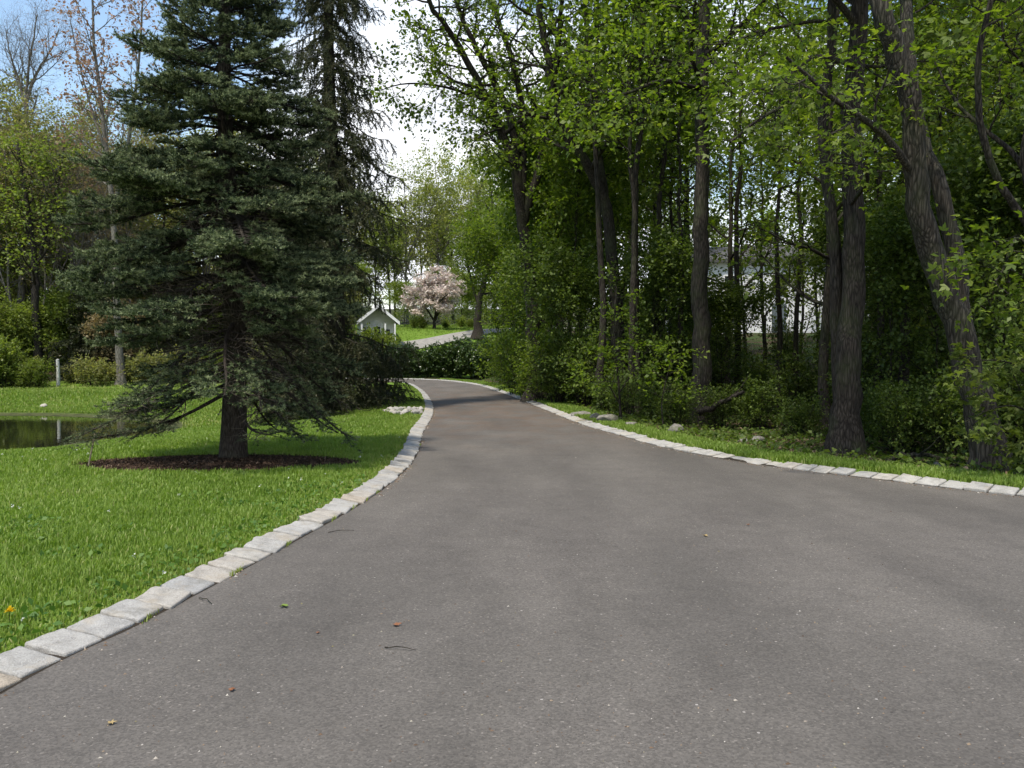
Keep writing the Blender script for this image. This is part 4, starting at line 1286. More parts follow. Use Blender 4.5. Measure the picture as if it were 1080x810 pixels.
def scat2(list_, group, label):
    spots.clear()
    for px, d, m, sc in list_: S(px, d, m, sc)
    used_group[group] = used_group.get(group, 0) + 1
    scatter(PROTO2, list(spots), group, label)
used_group = {}

custom_tree('bare_tree', 'tall leafless grey tree with a fine twiggy crown against blue sky, farthest left', [
    dict(pts=[(22, 402, 50), (22, 330, 50), (24, 270, 50), (25, 200, 50), (28, 140, 50), (28, 95, 50), (34, 50, 50), (40, 15, 50)], r=(.26, .03), ground=True, spec=dict(t0=.50, n1=20, l1=4.0)),
    dict(pts=[(28, 120, 50), (20, 85, 50), (10, 55, 50), (6, 30, 50)], r=(.10, .02), n=18, spec=dict(t0=.2, n1=12, l1=2.8)),
    dict(pts=[(28, 105, 50), (40, 75, 50), (55, 50, 50), (62, 30, 50)], r=(.10, .02), n=18, spec=dict(t0=.2, n1=12, l1=2.8)),
], dict(n1=14, t0=.4, l1=3.2, n2=8, l2=1.8, n3=6, l3=1.0, nl=1, spread=.02, flat=0, up1=.10, up2=.05, a1=(25, 55)), M_BARK_PALE, M_REDBUD, .05, aspect=.5)

custom_tree('red_maple', 'maple with tufts of small reddish young leaves high behind the left side of the spruce', [
    dict(pts=[(128, 415, 44), (124, 330, 44), (120, 240, 44), (112, 160, 44), (104, 90, 44), (98, 20, 44), (95, -70, 44)], r=(.20, .03), ground=True, spec=dict(t0=.45, n1=24, l1=3.2)),
    dict(pts=[(119, 225, 44), (135, 150, 43.5), (145, 80, 43), (150, 10, 42.5), (156, -70, 42)], r=(.12, .02), spec=dict(t0=.3, n1=18, l1=2.8)),
    dict(pts=[(113, 165, 44), (95, 110, 44), (82, 60, 44), (74, 20, 44)], r=(.08, .02), spec=dict(t0=.3, n1=9, l1=1.8)),
], dict(n1=14, t0=.4, l1=2.6, n2=6, l2=1.2, n3=3, l3=.6, nl=3, spread=.05, flat=.2, up1=.07, a1=(30, 60)), M_BARK_PALE, M_REDBUD, .15)

scat2([(-30, 52, 'O', 1.0), (8, 56, 'O', 1.0), (48, 54, 'O', .92), (72, 60, 'Y', .95), (90, 57, 'O', .85), (-8, 58, 'Y', .95), (25, 62, 'O', 1.0), (-70, 48, 'G', 1), (-12, 66, 'Y', 1.05), (30, 68, 'O', 1.0), (95, 64, 'O', .95), (60, 76, 'G', 1.05), (34, 50, 'G', .75), (70, 52, 'G', .7), (100, 52, 'O', .7), (-6, 50, 'O', .8),
       (150, 62, 'Y', .95), (178, 56, 'O', .95), (205, 66, 'O', 1), (240, 60, 'Y', 1), (275, 62, 'O', 1.0), (310, 66, 'Y', 1.0), (335, 74, 'G', 1), (-110, 58, 'O', 1.1), (-60, 70, 'G', 1.1), (130, 78, 'G', 1.05)],
      'spring trees behind the pond', 'tree in thin yellow green spring leaf in the woods behind the pond')
scat2([(112, 57, 'K', 1.05), (160, 66, 'K', 1.1), (296, 72, 'K', 1.25)], 'tan conical trees', 'conical tree with tan young leaves rising behind the spruces')
scat2([(60, 50, 'N', 1.1), (84, 49, 'N', 1.0), (2, 52, 'N', 1.1), (45, 48, 'N', .9), (74, 47, 'N', .85), (15, 48, 'N', .95), (104, 50, 'N', .9), (-20, 52, 'N', 1.1), (140, 54, 'N', .95), (215, 58, 'N', 1.1), (318, 58, 'N', 1.15)], 'nearly bare trees', 'slender nearly leafless grey tree among the spring trees behind the pond')
scat2([(118, 45.5, 'T', .75), (276, 50, 'T', 1.0), (140, 47, 'T', .8)], 'tan leaved small trees', 'small tree with pale tan leaves at the edge of the woods behind the pond')
scat2([(20, 46, 'H', .8), (60, 47, 'H', 1.0), (-14, 45, 'H', 1.0), (84, 50, 'H', 1.1), (-50, 44, 'H', 1.1), (230, 50, 'H', 1.0)], 'small green trees', 'small fresh green tree at the edge of the woods behind the pond')

for px, d, H, lab in ((98, 46.5, 6.4, 'dark evergreen behind the pond just right of the white birch trunk'),
                      (186, 48.5, 7.4, 'dark evergreen behind the pond seen through the lower boughs of the blue spruce')):
    x, y = at(px, d)
    hanging_spruce(x, y, H, .12, ([0, .6, 2.5, 5, H], [2.0, 2.2, 1.9, 1.0, .1]), lab, zlo=.3, step=.55, ndl=(.13, .045), dens=.55, hang=.3, name='hemlock')
custom_tree('dark_trunk_tree', 'thick dark trunk standing at the woods edge left of the white birch', [
    dict(pts=[(40, 408, 45.5), (40, 370, 45.5), (38, 330, 45.5), (36, 280, 45.5), (30, 220, 45.5), (18, 150, 45.5)], r=(.26, .06), ground=True, spec=dict(t0=.4, n1=16, l1=3.0)),
    dict(pts=[(37, 290, 45.5), (50, 240, 45.5), (62, 190, 45.5), (68, 150, 45.5)], r=(.12, .03), spec=dict(t0=.3, n1=10, l1=2.2)),
], dict(WOOD_SPEC, nl=4), M_BARK_DARK, M_FRESH, .17)
bx_, by_ = at(61, 43)
tb = Tubes(); zz_ = np.linspace(-.2, 1.4, 14)
tb.add(np.stack([.02 * np.sin(zz_ * 2), .015 * np.cos(zz_ * 2.3), zz_], 1), flare(np.linspace(.095, .08, 14), .2), 12)
tb.add(np.array([[0, 0, 1.4], [0, .002, 1.44]]), np.array([.08, .01]), 12)
tag(link('birch_stump', tb.build('birch_stump'), M_BIRCH), 'short white birch trunk mirrored in the still pond', 'tree stump')['label']
bpy.data.objects['birch_stump'].location = (bx_, by_, tz(bx_, by_))
SHR2 = {'p': shrub_proto('bank_shrub', 2.3, 1.9, 16, M_FRESH, .13, 1.0), 'q': shrub_proto('bank_shrub', 1.7, 1.6, 13, M_OLIVE, .12, .9)}
spots = []
for px, d, m, sc in [(2, 42.5, 'p', 1.0), (22, 44, 'q', .8), (36, 42.3, 'p', .6), (-25, 42, 'p', 1.1), (-55, 41.5, 'q', 1.2), (80, 44.5, 'q', .55), (100, 43.5, 'q', .9), (132, 45, 'q', .7), (160, 44.5, 'q', 1),
                     (200, 45, 'q', 1.1), (225, 46, 'p', .9), (275, 47, 'q', 1.2), (300, 48, 'p', 1.1)]:
    S(px, d, m, sc)
scatter(SHR2, spots, 'shrubs on the far bank', 'rounded green shrub at the edge of the woods on the far bank of the pond')

# ------------------------------------------------------------------ bend of the drive and the hill
RH = {'r': shrub_proto('rhododendron', 3.0, 2.1, 22, M_DARKLEAF, .19, 1.35, bark=M_BARK_DARK), 'r2': shrub_proto('rhododendron', 2.7, 2.2, 22, M_DARKLEAF, .18, 1.35)}
spots = []
for px, d, m, sc in [(392, 68, 'r', .95), (412, 68, 'r2', 1.0), (432, 67.5, 'r', .92), (449, 67.2, 'r2', .98), (467, 67, 'r', .95), (484, 66.5, 'r', 1.04), (500, 65.5, 'r2', 1.02), (515, 64.5, 'r', 1.0), (372, 68.5, 'r', 1.0), (350, 68.5, 'r2', 1.0)]:
    S(px, d, m, sc * .84)
scatter(RH, spots, 'hedge of rhododendrons', 'broad dark rhododendron in the hedge at the bend of the driveway')

custom_tree('dogwood', 'spreading dogwood covered with pale pink blossom on the hill lawn', [
    dict(pts=[(458, 349, 86), (458, 340, 86), (460, 330, 86), (456, 312, 86), (448, 296, 86)], r=(.17, .05), ground=True, n=18, spec=dict(t0=.4, n1=12)),
    dict(pts=[(459, 338, 86), (466, 322, 86), (474, 306, 86), (480, 297, 86)], r=(.11, .04), n=14, spec=dict(t0=.3, n1=11)),
    dict(pts=[(458, 338, 86), (450, 326, 86.5), (440, 314, 87), (432, 308, 87)], r=(.11, .04), n=14, spec=dict(t0=.3, n1=11)),
    dict(pts=[(459, 332, 86), (462, 312, 85.5), (462, 296, 85), (463, 288, 85)], r=(.11, .04), n=14, spec=dict(t0=.3, n1=11)),
    dict(pts=[(458, 336, 86), (462, 322, 84.5), (470, 312, 83.5), (478, 310, 83)], r=(.09, .04), n=14, spec=dict(t0=.3, n1=9)),
], dict(n1=11, t0=.35, l1=1.7, n2=7, l2=.9, n3=5, l3=.5, nl=6, spread=.06, flat=.9, up1=-.02, up2=0, a1=(55, 90)), M_BARK_GREY, M_PINK, .19, lobed=False)

custom_tree('roadside_maple', 'dark leaning trunk with green leaves right of the blossoming dogwood', [
    dict(pts=[(504, 352, 80), (504, 335, 80), (506, 315, 80), (512, 295, 80), (518, 270, 80), (520, 235, 80), (518, 200, 80)], r=(.36, .08), ground=True, spec=dict(t0=.25, n1=18, l1=3.4)),
    dict(pts=[(505, 322, 80), (498, 300, 80), (493, 275, 80), (490, 250, 80)], r=(.15, .05), spec=dict(t0=.3, n1=10, l1=2.6)),
], dict(WOOD_SPEC, nl=4), M_BARK_DARK, M_FRESH, .19)

scat2([(430, 104, 'Y', 1.25), (462, 112, 'Y', 1.35), (492, 108, 'Y', 1.2), (512, 118, 'G', 1.3), (478, 126, 'G', 1.3), (445, 122, 'O', 1.2), (530, 100, 'G', 1.2), (412, 110, 'G', 1.0), (396, 100, 'G', .95), (372, 104, 'O', 1.2),
       (345, 110, 'O', 1.3), (300, 104, 'Y', 1.2), (250, 110, 'O', 1.2)], 'trees on the hill', 'tall tree in pale yellow green leaf on the hill behind the dogwood')
scat2([(427, 92, 'H', .95), (441, 97, 'H', 1.0), (487, 94, 'H', 1.05), (499, 98, 'H', 1.1), (520, 88, 'H', 1.1), (374, 86, 'H', 1.3), (470, 102, 'H', 1.2)], 'small trees on the hill', 'low green tree behind the pink dogwood on the hill')
SHR3 = {'y': shrub_proto('garden_shrub', 1.3, 1.1, 12, M_FRESH, .12, .9)}
spots = []
for px, d, m, sc in [(382, 72, 'y', 2.1), (396, 71.5, 'y', 2.0), (409, 72, 'y', 1.9), (445, 86, 'y', .8), (437, 87, 'y', .6), (470, 89, 'y', .6), (486, 91, 'y', .8), (496, 90, 'y', .65)]:
    S(px, d, m, sc)
scatter(SHR3, spots, 'garden shrubs on the hill', 'small rounded green shrub on the hill near the white house')

# far rows that close the view
far = {'f1': wm(17, .2, .42, M_OLIVE, M_BARK_GREY, forks=1, nl=3, n2=5, n3=3, spread=.3, t0=.15, twigs=False, nm='distant_tree'),
       'f2': wm(16, .2, .42, M_MAPLE, M_BARK_DARK, forks=1, nl=3, n2=5, n3=3, spread=.3, t0=.12, twigs=False, nm='distant_tree'),
       'f3': wm(6, .1, .34, M_UNDER, M_BARK_DARK, forks=3, nl=4, n1=20, n2=5, n3=3, l1=2.6, spread=.25, t0=.05, twigs=False, nm='distant_tree')}
far['f4'] = wm(6, .1, .30, M_OLIVE, M_BARK_PALE, forks=3, nl=4, n1=20, n2=5, n3=3, l1=2.6, spread=.25, t0=.05, twigs=False, nm='distant_tree')
spots = []
for k in range(34):
    px = -420 + k * 56 + rng.normal(0, 12)
    S(px, 96 + rng.random() * 30 + (30 if 380 < px < 540 else 0), 'f1' if px < 560 else 'f2', (.95 + .2 * rng.random()) * (.8 if px > 560 else 1))
for k in range(30):
    px = -300 + k * 55 + rng.normal(0, 12)
    if 350 < px < 545: continue
    if px > 560 and k % 2: continue
    S(px, 64 + rng.random() * 16, 'f3' if px > 560 else 'f4', .9 + .4 * rng.random())
scatter(far, spots, 'distant trees', 'distant tree closing the view at the back of the woods')

# ================================================================== HOUSES
def simple(name, col, rough=.8, spec=.3):
    n = NT(name); v = n.coords('Object')
    c = n.ramp(n.noise(v, 6, 5, .6), [(.3, tuple(k * .85 for k in col)), (.7, tuple(min(1, k * 1.08) for k in col))])
    return n.done(n.bsdf(c, rough, spec).outputs[0])
n = NT('white_clapboard'); v = n.coords('Object')
wv = n.n('ShaderNodeTexWave', wave_type='BANDS', bands_direction='Z', wave_profile='SAW'); wv.inputs['Scale'].default_value = 1.25; wv.inputs['Distortion'].default_value = 0
n.l(v, wv.inputs['Vector'])
M_CLAP = n.done(n.bsdf(n.ramp(n.noise(v, 3, 4, .6), [(.3, (.70, .71, .72)), (.7, (.80, .80, .80))]), .6, .3, n.bump(wv.outputs['Fac'], .6, .03)).outputs[0])
M_TRIM = simple('white_trim', (.82, .82, .81), .5)
M_ROOF = simple('dark_shingle', (.075, .072, .072), .9)
M_GLASS = NT('window_glass'); M_GLASS = M_GLASS.done(M_GLASS.bsdf((.03, .035, .04), .05, .6).outputs[0])
M_WOOD = simple('weathered_wood', (.30, .24, .16), .85)

def box(bm, x0, x1, y0, y1, z0, z1):
    vs_ = [bm.verts.new((x, y, z)) for z in (z0, z1) for y in (y0, y1) for x in (x0, x1)]
    for f in ((0, 2, 3, 1), (4, 5, 7, 6), (0, 1, 5, 4), (2, 6, 7, 3), (0, 4, 6, 2), (1, 3, 7, 5)):
        bm.faces.new([vs_[i] for i in f])
def boxes(name, lst, mat, parent, bev=0):
    bm = bmesh.new()
    for b_ in lst: box(bm, *b_)
    if bev: bmesh.ops.bevel(bm, geom=bm.edges[:], offset=bev, segments=1, affect='EDGES')
    return link(name, bm_mesh(name, bm), mat, parent)
def prism(name, pts, y0, y1, mat, parent):
    bm = bmesh.new()
    a = [bm.verts.new((p[0], y0, p[1])) for p in pts]; b = [bm.verts.new((p[0], y1, p[1])) for p in pts]
    bm.faces.new(a); bm.faces.new(b[::-1])
    for i in range(len(pts)):
        j = (i + 1) % len(pts); bm.faces.new((a[j], a[i], b[i], b[j]))
    bmesh.ops.recalc_face_normals(bm, faces=bm.faces[:])
    return link(name, bm_mesh(name, bm), mat, parent)

def window(root, x, z, w, h, y, cols=2, rows=2):
    fr = boxes('window', [(x - w / 2 - .09, x - w / 2, y - .06, y + .04, z - .09, z + h + .09), (x + w / 2, x + w / 2 + .09, y - .06, y + .04, z - .09, z + h + .09),
                          (x - w / 2, x + w / 2, y - .06, y + .04, z + h, z + h + .09), (x - w / 2, x + w / 2, y - .075, y + .04, z - .09, z)] +
               [(x - w / 2 + w * k / cols - .015, x - w / 2 + w * k / cols + .015, y - .045, y - .01, z, z + h) for k in range(1, cols)] +
               [(x - w / 2, x + w / 2, y - .047, y - .012, z + h * k / rows - .015, z + h * k / rows + .015) for k in range(1, rows)], M_TRIM, root)
    boxes('pane', [(x - w / 2, x + w / 2, y - .02, y + .02, z, z + h)], M_GLASS, fr)

# small house whose gable faces the drive
hx, hy = at(399, 76)
hz_ = tz(hx, hy) - .2
hr = thing('white_house', 'small white gabled house half hidden behind the spruces on the hill', 'house', (hx, hy, hz_), R(13))
hw, eh, ph = 1.62, 3.05, 4.35
prism('wall', [(-hw, -1), (hw, -1), (hw, eh), (0, ph), (-hw, eh)], .9, 6, M_CLAP, hr)
sl = (ph - eh) / hw
prism('roof', [(-hw - .3, eh - .3 * sl + .03), (0, ph + .03), (hw + .3, eh - .3 * sl + .03), (hw + .3, eh - .3 * sl + .17), (0, ph + .19), (-hw - .3, eh - .3 * sl + .17)], -.42, 6.3, M_ROOF, hr)
prism('rake_board', [(-hw - .32, eh - .32 * sl - .12), (0, ph - .12), (hw + .32, eh - .32 * sl - .12), (hw + .32, eh - .32 * sl + .19), (0, ph + .21), (-hw - .32, eh - .32 * sl + .19)], -.50, -.43, M_TRIM, hr)
for xx in (-1.0, -.05): window(hr, xx, 1.1, .62, 1.45, .9)
for xx in (hw - .12, -hw + .12, .62): boxes('porch_post', [(xx - .07, xx + .07, -.42, -.28, -.6, eh - .25)], M_TRIM, hr)
boxes('front_door', [(.45, 1.15, .86, .93, -.3, 2.3)], simple('dark_door', (.05, .055, .06), .5), hr)
boxes('corner_board', [(hw - .1, hw + .02, .87, 1.0, -.8, eh - .1)], M_TRIM, hr)

# larger white house seen in pieces between the trunks of the right woods
hx, hy = at(808, 58)
hz_ = tz(hx, hy) - .25
hr = thing('white_house', 'long white house glimpsed between the trunks of the right woods', 'house', (hx, hy, hz_), R(-16))
prism('wall', [(-7, -1), (7, -1), (7, 5.4), (-7, 5.4)], 0, 8, M_CLAP, hr)
bm = bmesh.new()
pr_ = [(-.4, 5.25), (4, 6.7), (8.4, 5.25), (8.4, 5.45), (4, 6.9), (-.4, 5.45)]
a = [bm.verts.new((-7.4, p[0], p[1])) for p in pr_]; b = [bm.verts.new((7.4, p[0], p[1])) for p in pr_]
bm.faces.new(a); bm.faces.new(b[::-1])
for i in range(6): bm.faces.new((a[(i + 1) % 6], a[i], b[i], b[(i + 1) % 6]))
bmesh.ops.recalc_face_normals(bm, faces=bm.faces[:])
rf = link('roof', bm_mesh('roof', bm), M_ROOF, hr)
for xx in (-5.4, -2.4, .8, 4.2, 6.0):
    window(hr, xx, 3.0, .9, 1.3, 0)
for xx in (-5.4, -2.4, 4.2): window(hr, xx, .6, .9, 1.4, 0)
boxes('front_door', [(.35, 1.3, -.05, .03, .2, 2.3)], simple('door_paint', (.10, .12, .13), .5), hr)
boxes('deck', [(-7.6, 7.6, -2.2, -.08, .02, .16)], M_TRIM, hr)

# ================================================================== SMALL THINGS
n = NT('field_stone'); v = n.coords('Object'); oi = n.n('ShaderNodeObjectInfo')
c = n.ramp(n.noise(v, 7, 6, .7), [(.3, (.09, .085, .07)), (.55, (.19, .175, .15)), (.75, (.28, .26, .23))])
c = n.mix(n.ramp(n.noise(v, 2.5, 5, .6), [(.5, 0.0), (.66, .6)]), c, (.09, .10, .05))
M_ROCK = n.done(n.bsdf(c, .9, .2, n.bump(n.noise(v, 18, 6, .7), .7, .02)).outputs[0])
n = NT('pale_riprap'); v = n.coords('Object'); oi = n.n('ShaderNodeObjectInfo')
c = n.mix(1, n.ramp(oi.outputs['Random'], [(0, (.36, .34, .31)), (.5, (.26, .245, .225)), (1, (.40, .36, .31))]), n.ramp(n.noise(v, 14, 6, .7), [(.3, .65), (.7, 1.2)]), 'MULTIPLY')
M_RIP = n.done(n.bsdf(c, .9, .2, n.bump(n.noise(v, 25, 5, .7), .6, .01)).outputs[0])

def rock_mesh(seed, sx=1, sy=.7, sz=.5):
    r = np.random.default_rng(seed)
    bm = bmesh.new(); bmesh.ops.create_icosphere(bm, subdivisions=4, radius=.5)
    pl = nrm(r.normal(0, 1, (9, 3))); of = .33 + .13 * r.random(9)
    o = r.random(3) * 50
    for vv in bm.verts:
        c = np.array(vv.co)
        for k in range(9):
            e = c @ pl[k] - of[k]
            if e > 0: c = c - pl[k] * e * .9
        d = float(fnoise(np.array([c[0] * 7 + o[0] + c[2] * 3]), np.array([c[1] * 7 + o[1] + c[2] * 5]), seed)[0]) - .5
        c = c * (1 + .16 * d)
        vv.co = (c[0] * sx, c[1] * sy, c[2] * sz)
    return bm_mesh('rock', bm, True)
def rock(px, py, d, size, seed, label, mat=None, name='rock', sy=.7, sz=.55, rz=None):
    p = W(px, py, d)
    o = link(name, rock_mesh(seed, 1, sy, sz), mat or M_ROCK)
    o.scale = (size,) * 3
    o.location = (p[0], p[1], tz(p[0], p[1]) + size * sz * .28)
    o.rotation_euler = (0, 0, rng.random() * 6 if rz is None else rz)
    return tag(o, label, 'rock')
rock(613, 440, 22.3, .62, 1, 'flat grey rock lying farthest along the verge, against the right kerb', sz=.3)
rock(627, 443, 20.9, .42, 2, 'small grey rock between two larger ones on the right verge')
rock(641, 445, 20.0, .60, 3, 'broad pale rock on the right verge behind the kerb', sz=.45)
rock(666, 451, 19.0, .40, 4, 'low mossy rock sunk in the grass of the right verge', sz=.35)
rock(712, 456, 17.2, .46, 5, 'rounded grey boulder at the verge below the straight trunk', sz=.6)
rock(783, 470, 15.9, .34, 6, 'small rock at the edge of the dark woods floor', sz=.5)
rock(799, 468, 16.3, .42, 7, 'pale stone half covered by plants at the edge of the woods floor', sz=.6)
rock(990, 488, 12.9, .30, 8, 'pale stone near the foot of the leaning grey trunk', sz=.6)
rock(46, 431, 33.0, .42, 9, 'small white rock on the far bank of the pond', M_RIP)
# stones filling a drain beside the kerb
RM = [rock_mesh(60 + i, 1, .75, .6) for i in range(5)]
for m_ in RM: m_.materials.append(M_RIP)
for k in range(46):
    a = rng.random() * 6.283; q_ = math.sqrt(rng.random())
    x = -3.05 + math.cos(a) * q_ * .62; y = 23.9 + math.sin(a) * q_ * 1.25
    if x > xl(y) - .30: x = float(xl(y)) - .30 - .15 * rng.random()
    o = bpy.data.objects.new('drain_stone', RM[k % 5]); COL.objects.link(o)
    s_ = .15 + .13 * rng.random()
    o.scale = (s_, s_, s_); o.location = (x, y, tz(x, y) + s_ * .16 + .05 * (1 - q_)); o.rotation_euler = (rng.normal(0, .25), rng.normal(0, .25), rng.random() * 6.28)
    tag(o, 'pale broken stone in the drain bed on the lawn beside the left kerb', 'stone', 'stones of the drain bed')

# garden stake
p = W(92, 499, 11.7)
sroot_z = tz(p[0], p[1])
tb = Tubes(); tb.add(np.array([[0, 0, -.08], [.05, .02, .22], [.105, .04, .50]]), np.array([.012, .012, .010]), 8)
o = link('stake', tb.build('stake'), M_WOOD); o.location = (p[0], p[1], sroot_z); tag(o, 'thin wooden stake leaning out of the lawn under the low spruce bough', 'stake')

# fallen limbs in the woods
def limb(pts, r, label, seed=0):
    P = stem_line(pts, 18); org = np.array([P[0, 0], P[0, 1], tz(P[0, 0], P[0, 1])])
    for q_ in P: q_[2] = max(q_[2], tz(q_[0], q_[1]) + r * .6)
    P = P - org + rng.normal(0, r * .25, P.shape)
    tb = Tubes(); tb.add(P, np.linspace(r, r * .45, 18), 9)
    C, CR = branch(P[None], np.linspace(r, r * .45, 18)[None], 4, .3, .9, .6, (30, 60), 6, .05, .2, None, .5); tb.add(C, CR, 5)
    o = link('fallen_branch', tb.build('fallen_branch'), M_BARK_DARK); o.location = org
    return tag(o, label, 'branch')
limb([(935, 487, 13.6), (955, 480, 13.5), (985, 481, 13.4), (1010, 488, 13.2)], .05, 'dark fallen limb arching over the ground near the right kerb')
limb([(735, 437, 21.0), (760, 425, 20.6), (785, 413, 20.2)], .09, 'curved dark log lying at the foot of the straight trunk')

# fallen leaves and twigs on the drive
def road_pt(px, py):
    d = F * CAM_H / (py - 378); return np.array([(px - 540) / F * d, d])
M_FL_G = simple('green_fallen_leaf', (.12, .17, .03)); M_FL_B = simple('brown_fallen_leaf', (.20, .085, .04)); M_FL_Y = simple('pale_fallen_leaf', (.30, .22, .10))
def road_leaf(px, py, size, mat, label, seed):
    size *= .8; r = np.random.default_rng(seed); p = road_pt(px, py)
    bm = bmesh.new()
    k = 11; vs_ = []
    for i in range(k):
        a = i / k * 2 * math.pi
        rad = size * (.5 + .22 * math.cos(5 * a + .4) + r.normal(0, .05)) * (1 if i else .5)
        vs_.append(bm.verts.new((math.cos(a) * rad, math.sin(a) * rad * .75, size * (.10 + .16 * abs(math.sin(a)) + r.normal(0, .03)))))
    c_ = bm.verts.new((0, 0, size * .02 + .003))
    for i in range(k): bm.faces.new((c_, vs_[i], vs_[(i + 1) % k]))
    ex = bmesh.ops.extrude_face_region(bm, geom=bm.faces[:])
    for vv in ex['geom']:
        if isinstance(vv, bmesh.types.BMVert): vv.co.z += .0015
    bmesh.ops.recalc_face_normals(bm, faces=bm.faces[:])
    o = link('fallen_leaf', bm_mesh('fallen_leaf', bm), mat); o.location = (p[0], p[1], .002); o.rotation_euler = (0, 0, r.random() * 6.28)
    return tag(o, label, 'leaf')
road_leaf(297, 643, .075, M_FL_G, 'yellow green fallen leaf on the asphalt nearest the left kerb', 1)
road_leaf(417, 663, .065, M_FL_B, 'crumpled reddish brown leaf on the asphalt above the thin twig', 2)
road_leaf(745, 567, .07, M_FL_Y, 'pale yellowish leaf lying in the middle of the driveway', 3)
road_leaf(241, 733, .045, M_FL_B, 'tiny rust red leaf on the asphalt in the lower left', 4)
road_leaf(112, 769, .05, M_FL_Y, 'small pale leaf fragment at the lower left of the asphalt', 5)
road_leaf(790, 555, .05, M_FL_B, 'small brown leaf to the right of the pale yellowish leaf', 6)
road_leaf(333, 671, .03, M_FL_B, 'tiny dark leaf below the yellow green fallen leaf', 7)
def twig(px0, py0, px1, py1, label, sd_):
    a = road_pt(px0, py0); b = road_pt(px1, py1); r = np.random.default_rng(sd_)
    t = np.linspace(0, 1, 8)[:, None]
    P = np.column_stack([(b - a) * t + r.normal(0, .006, (8, 2)), .006 + .010 * np.sin(t[:, 0] * 3.1)])
    tb = Tubes(); tb.add(P, np.linspace(.0035, .0018, 8), 6)
    o = link('twig', tb.build('twig'), M_BARK_DARK); o.location = (a[0], a[1], 0); tag(o, label, 'twig')
twig(404, 687, 438, 690, 'thin dark bent twig on the asphalt below the crumpled brown leaf', 1)
twig(345, 563, 372, 561, 'thin brown twig on the asphalt close to the left kerb', 2)
twig(206, 633, 222, 640, 'short dark twig on the asphalt near the left kerb', 3)

# dandelion by the kerb at the left edge
p = W(3, 648, 4.75)
x, y = p[0] + .03, p[1]
z0 = tz(x, y)
dr = thing('dandelion', 'yellow dandelion in the grass at the left edge of the photo', 'flower', (x, y, z0))
tb = Tubes(); tb.add(np.array([[0, 0, 0], [.008, 0, .05], [.012, 0, .10]]), np.array([.003, .0025, .0025]), 6)
link('stem', tb.build('stem'), M_FRESH, dr)
k = 90
a = rng.random(k) * 6.283; e = rng.random(k)
ax = nrm(np.stack([np.cos(a) * e, np.sin(a) * e, 1.05 - e], 1))
me = leaves_mesh('blossom', np.tile([.012, 0, .10], (k, 1)), ax * 3, .024, .3, False, .3, 0)
link('blossom', me, leaf_mat('dandelion_yellow', [(.75, .50, .01), (.85, .60, .02)], .3, (1, 1, 1), .5, 0), dr)

# grit, bark crumbs and catkin scraps on the asphalt, thickest along the kerbs
N = 900
px = rng.random(N) * 1180 - 50; py = 440 + rng.random(N) ** .8 * 380
d = F * CAM_H / (py - 378); x = (px - 540) / F * d; y = d
k = inside(ROAD, x, y) & (dist_seg(ROAD, x, y) > .05)
x, y = x[k], y[k]; s_ = .0025 + .0050 * rng.random(len(x)) ** 3
m = 2600; sL = resample(LEFT, 3000); sL = sL[(sL[:, 1] > 3) & (sL[:, 1] < 26)]
i_ = rng.integers(0, len(sL), m)
cl_ = fnoise(sL[i_, 1] * 1.3, sL[i_, 1] * 0, 141) > .40 + .25 * rng.random(m)
i_ = i_[cl_]
x = np.concatenate([x, sL[i_, 0] + .015 + np.abs(rng.normal(0, .055, len(i_)))]); y = np.concatenate([y, sL[i_, 1] + rng.normal(0, .02, len(i_))])
s_ = np.concatenate([s_, .003 + .008 * rng.random(len(i_)) ** 2])
sR = resample(RIGHT, 3000); sR = sR[(sR[:, 1] > 8) & (sR[:, 1] < 30) & (sR[:, 0] > 0)]
i_ = rng.integers(0, len(sR), 1500)
x = np.concatenate([x, sR[i_, 0] - np.abs(rng.normal(0, .10, 1500)) - .01]); y = np.concatenate([y, sR[i_, 1] - np.abs(rng.normal(0, .10, 1500)) - .01])
s_ = np.concatenate([s_, .003 + .009 * rng.random(1500) ** 2])
nv_ = len(x)
base_v = np.array([[1, 0, 0], [-.5, .8, 0], [-.5, -.8, 0], [.1, .1, 1.0]])
V = base_v[None] * s_[:, None, None] * (1 + np.array([1.2, 0, 0]) * rng.random((nv_, 1, 1)) ** 2)
ca, sa = np.cos(rng.random(nv_) * 6.28), np.sin(rng.random(nv_) * 6.28)
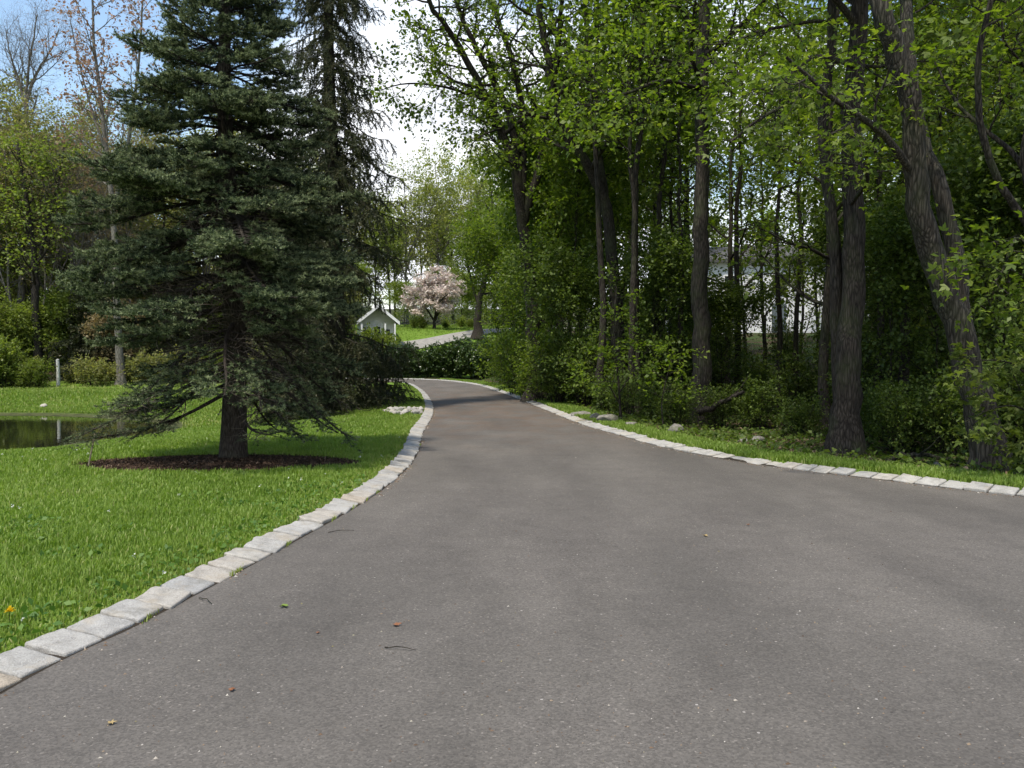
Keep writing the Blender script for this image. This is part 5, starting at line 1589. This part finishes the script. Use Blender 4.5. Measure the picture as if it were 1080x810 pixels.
V = V * (.7 + .6 * rng.random((nv_, 4, 3))) + np.stack([x, y, np.full(nv_, .0005)], 1)[:, None]
fc = (np.arange(nv_)[:, None, None] * 4 + np.array([[0, 1, 3], [1, 2, 3], [2, 0, 3]])[None]).reshape(-1, 3)
n = NT('grit'); at_ = n.n('ShaderNodeAttribute', attribute_name='rnd')
c = n.ramp(at_.outputs['Fac'], [(0, (.06, .04, .028)), (.5, (.15, .10, .065)), (.75, (.22, .17, .12)), (.9, (.40, .37, .33)), (1, (.14, .12, .04))])
o = link('grit', mesh_np('grit', V.reshape(-1, 3), fc, rnd=np.repeat(rng.random(nv_), 3)), n.done(n.bsdf(c, .9, .2).outputs[0]))
tag(o, 'loose grit and crumbs of bark scattered on the asphalt', 'grit', kind='stuff')

# tufts that root in the joint between kerb and asphalt
tp = []
for px, py in ((443, 520), (372, 537), (348, 549), (310, 576), (225, 604), (160, 655), (238, 607), (430, 528), (452, 470)):
    q_ = road_pt(px, py); yv = q_[1]
    m = int(10 + 26 * rng.random())
    tp.append(np.stack([xl(np.full(m, yv)) + .012 + .02 * rng.random(m), yv + rng.normal(0, .05, m)], 1))
tp = np.vstack(tp)
V_ = len(tp)
o = blades('kerb_tufts', tp[:, 0], tp[:, 1], .025 + .03 * rng.random(V_), np.full(V_, .008), M_GRASS2, 'little tufts of grass rooted along the foot of the left kerb')
o.location = (0, 0, .07)

# small white clover heads in the lawn
x, y, r = lawn_pts(2600, 4.2, 20, 1.3)
k = fnoise(x * .7, y * .7, 171) > .52
x, y = x[k][:48], y[k][:48]
cp = np.repeat(np.stack([x, y, terr(x, y) + .06], 1), 7, 0) + rng.normal(0, .006, (len(x) * 7, 3))
me = leaves_mesh('clover_flowers', cp, nrm(rng.normal(0, 1, (len(cp), 3)) + [0, 0, .8]), .018, .6, False, .6, 0)
tag(link('clover_flowers', me, leaf_mat('clover_white', [(.55, .56, .48), (.75, .75, .68)], .3, (1, 1, 1), .6, 0)), 'small white clover heads dotted through the lawn', 'clover', kind='stuff')
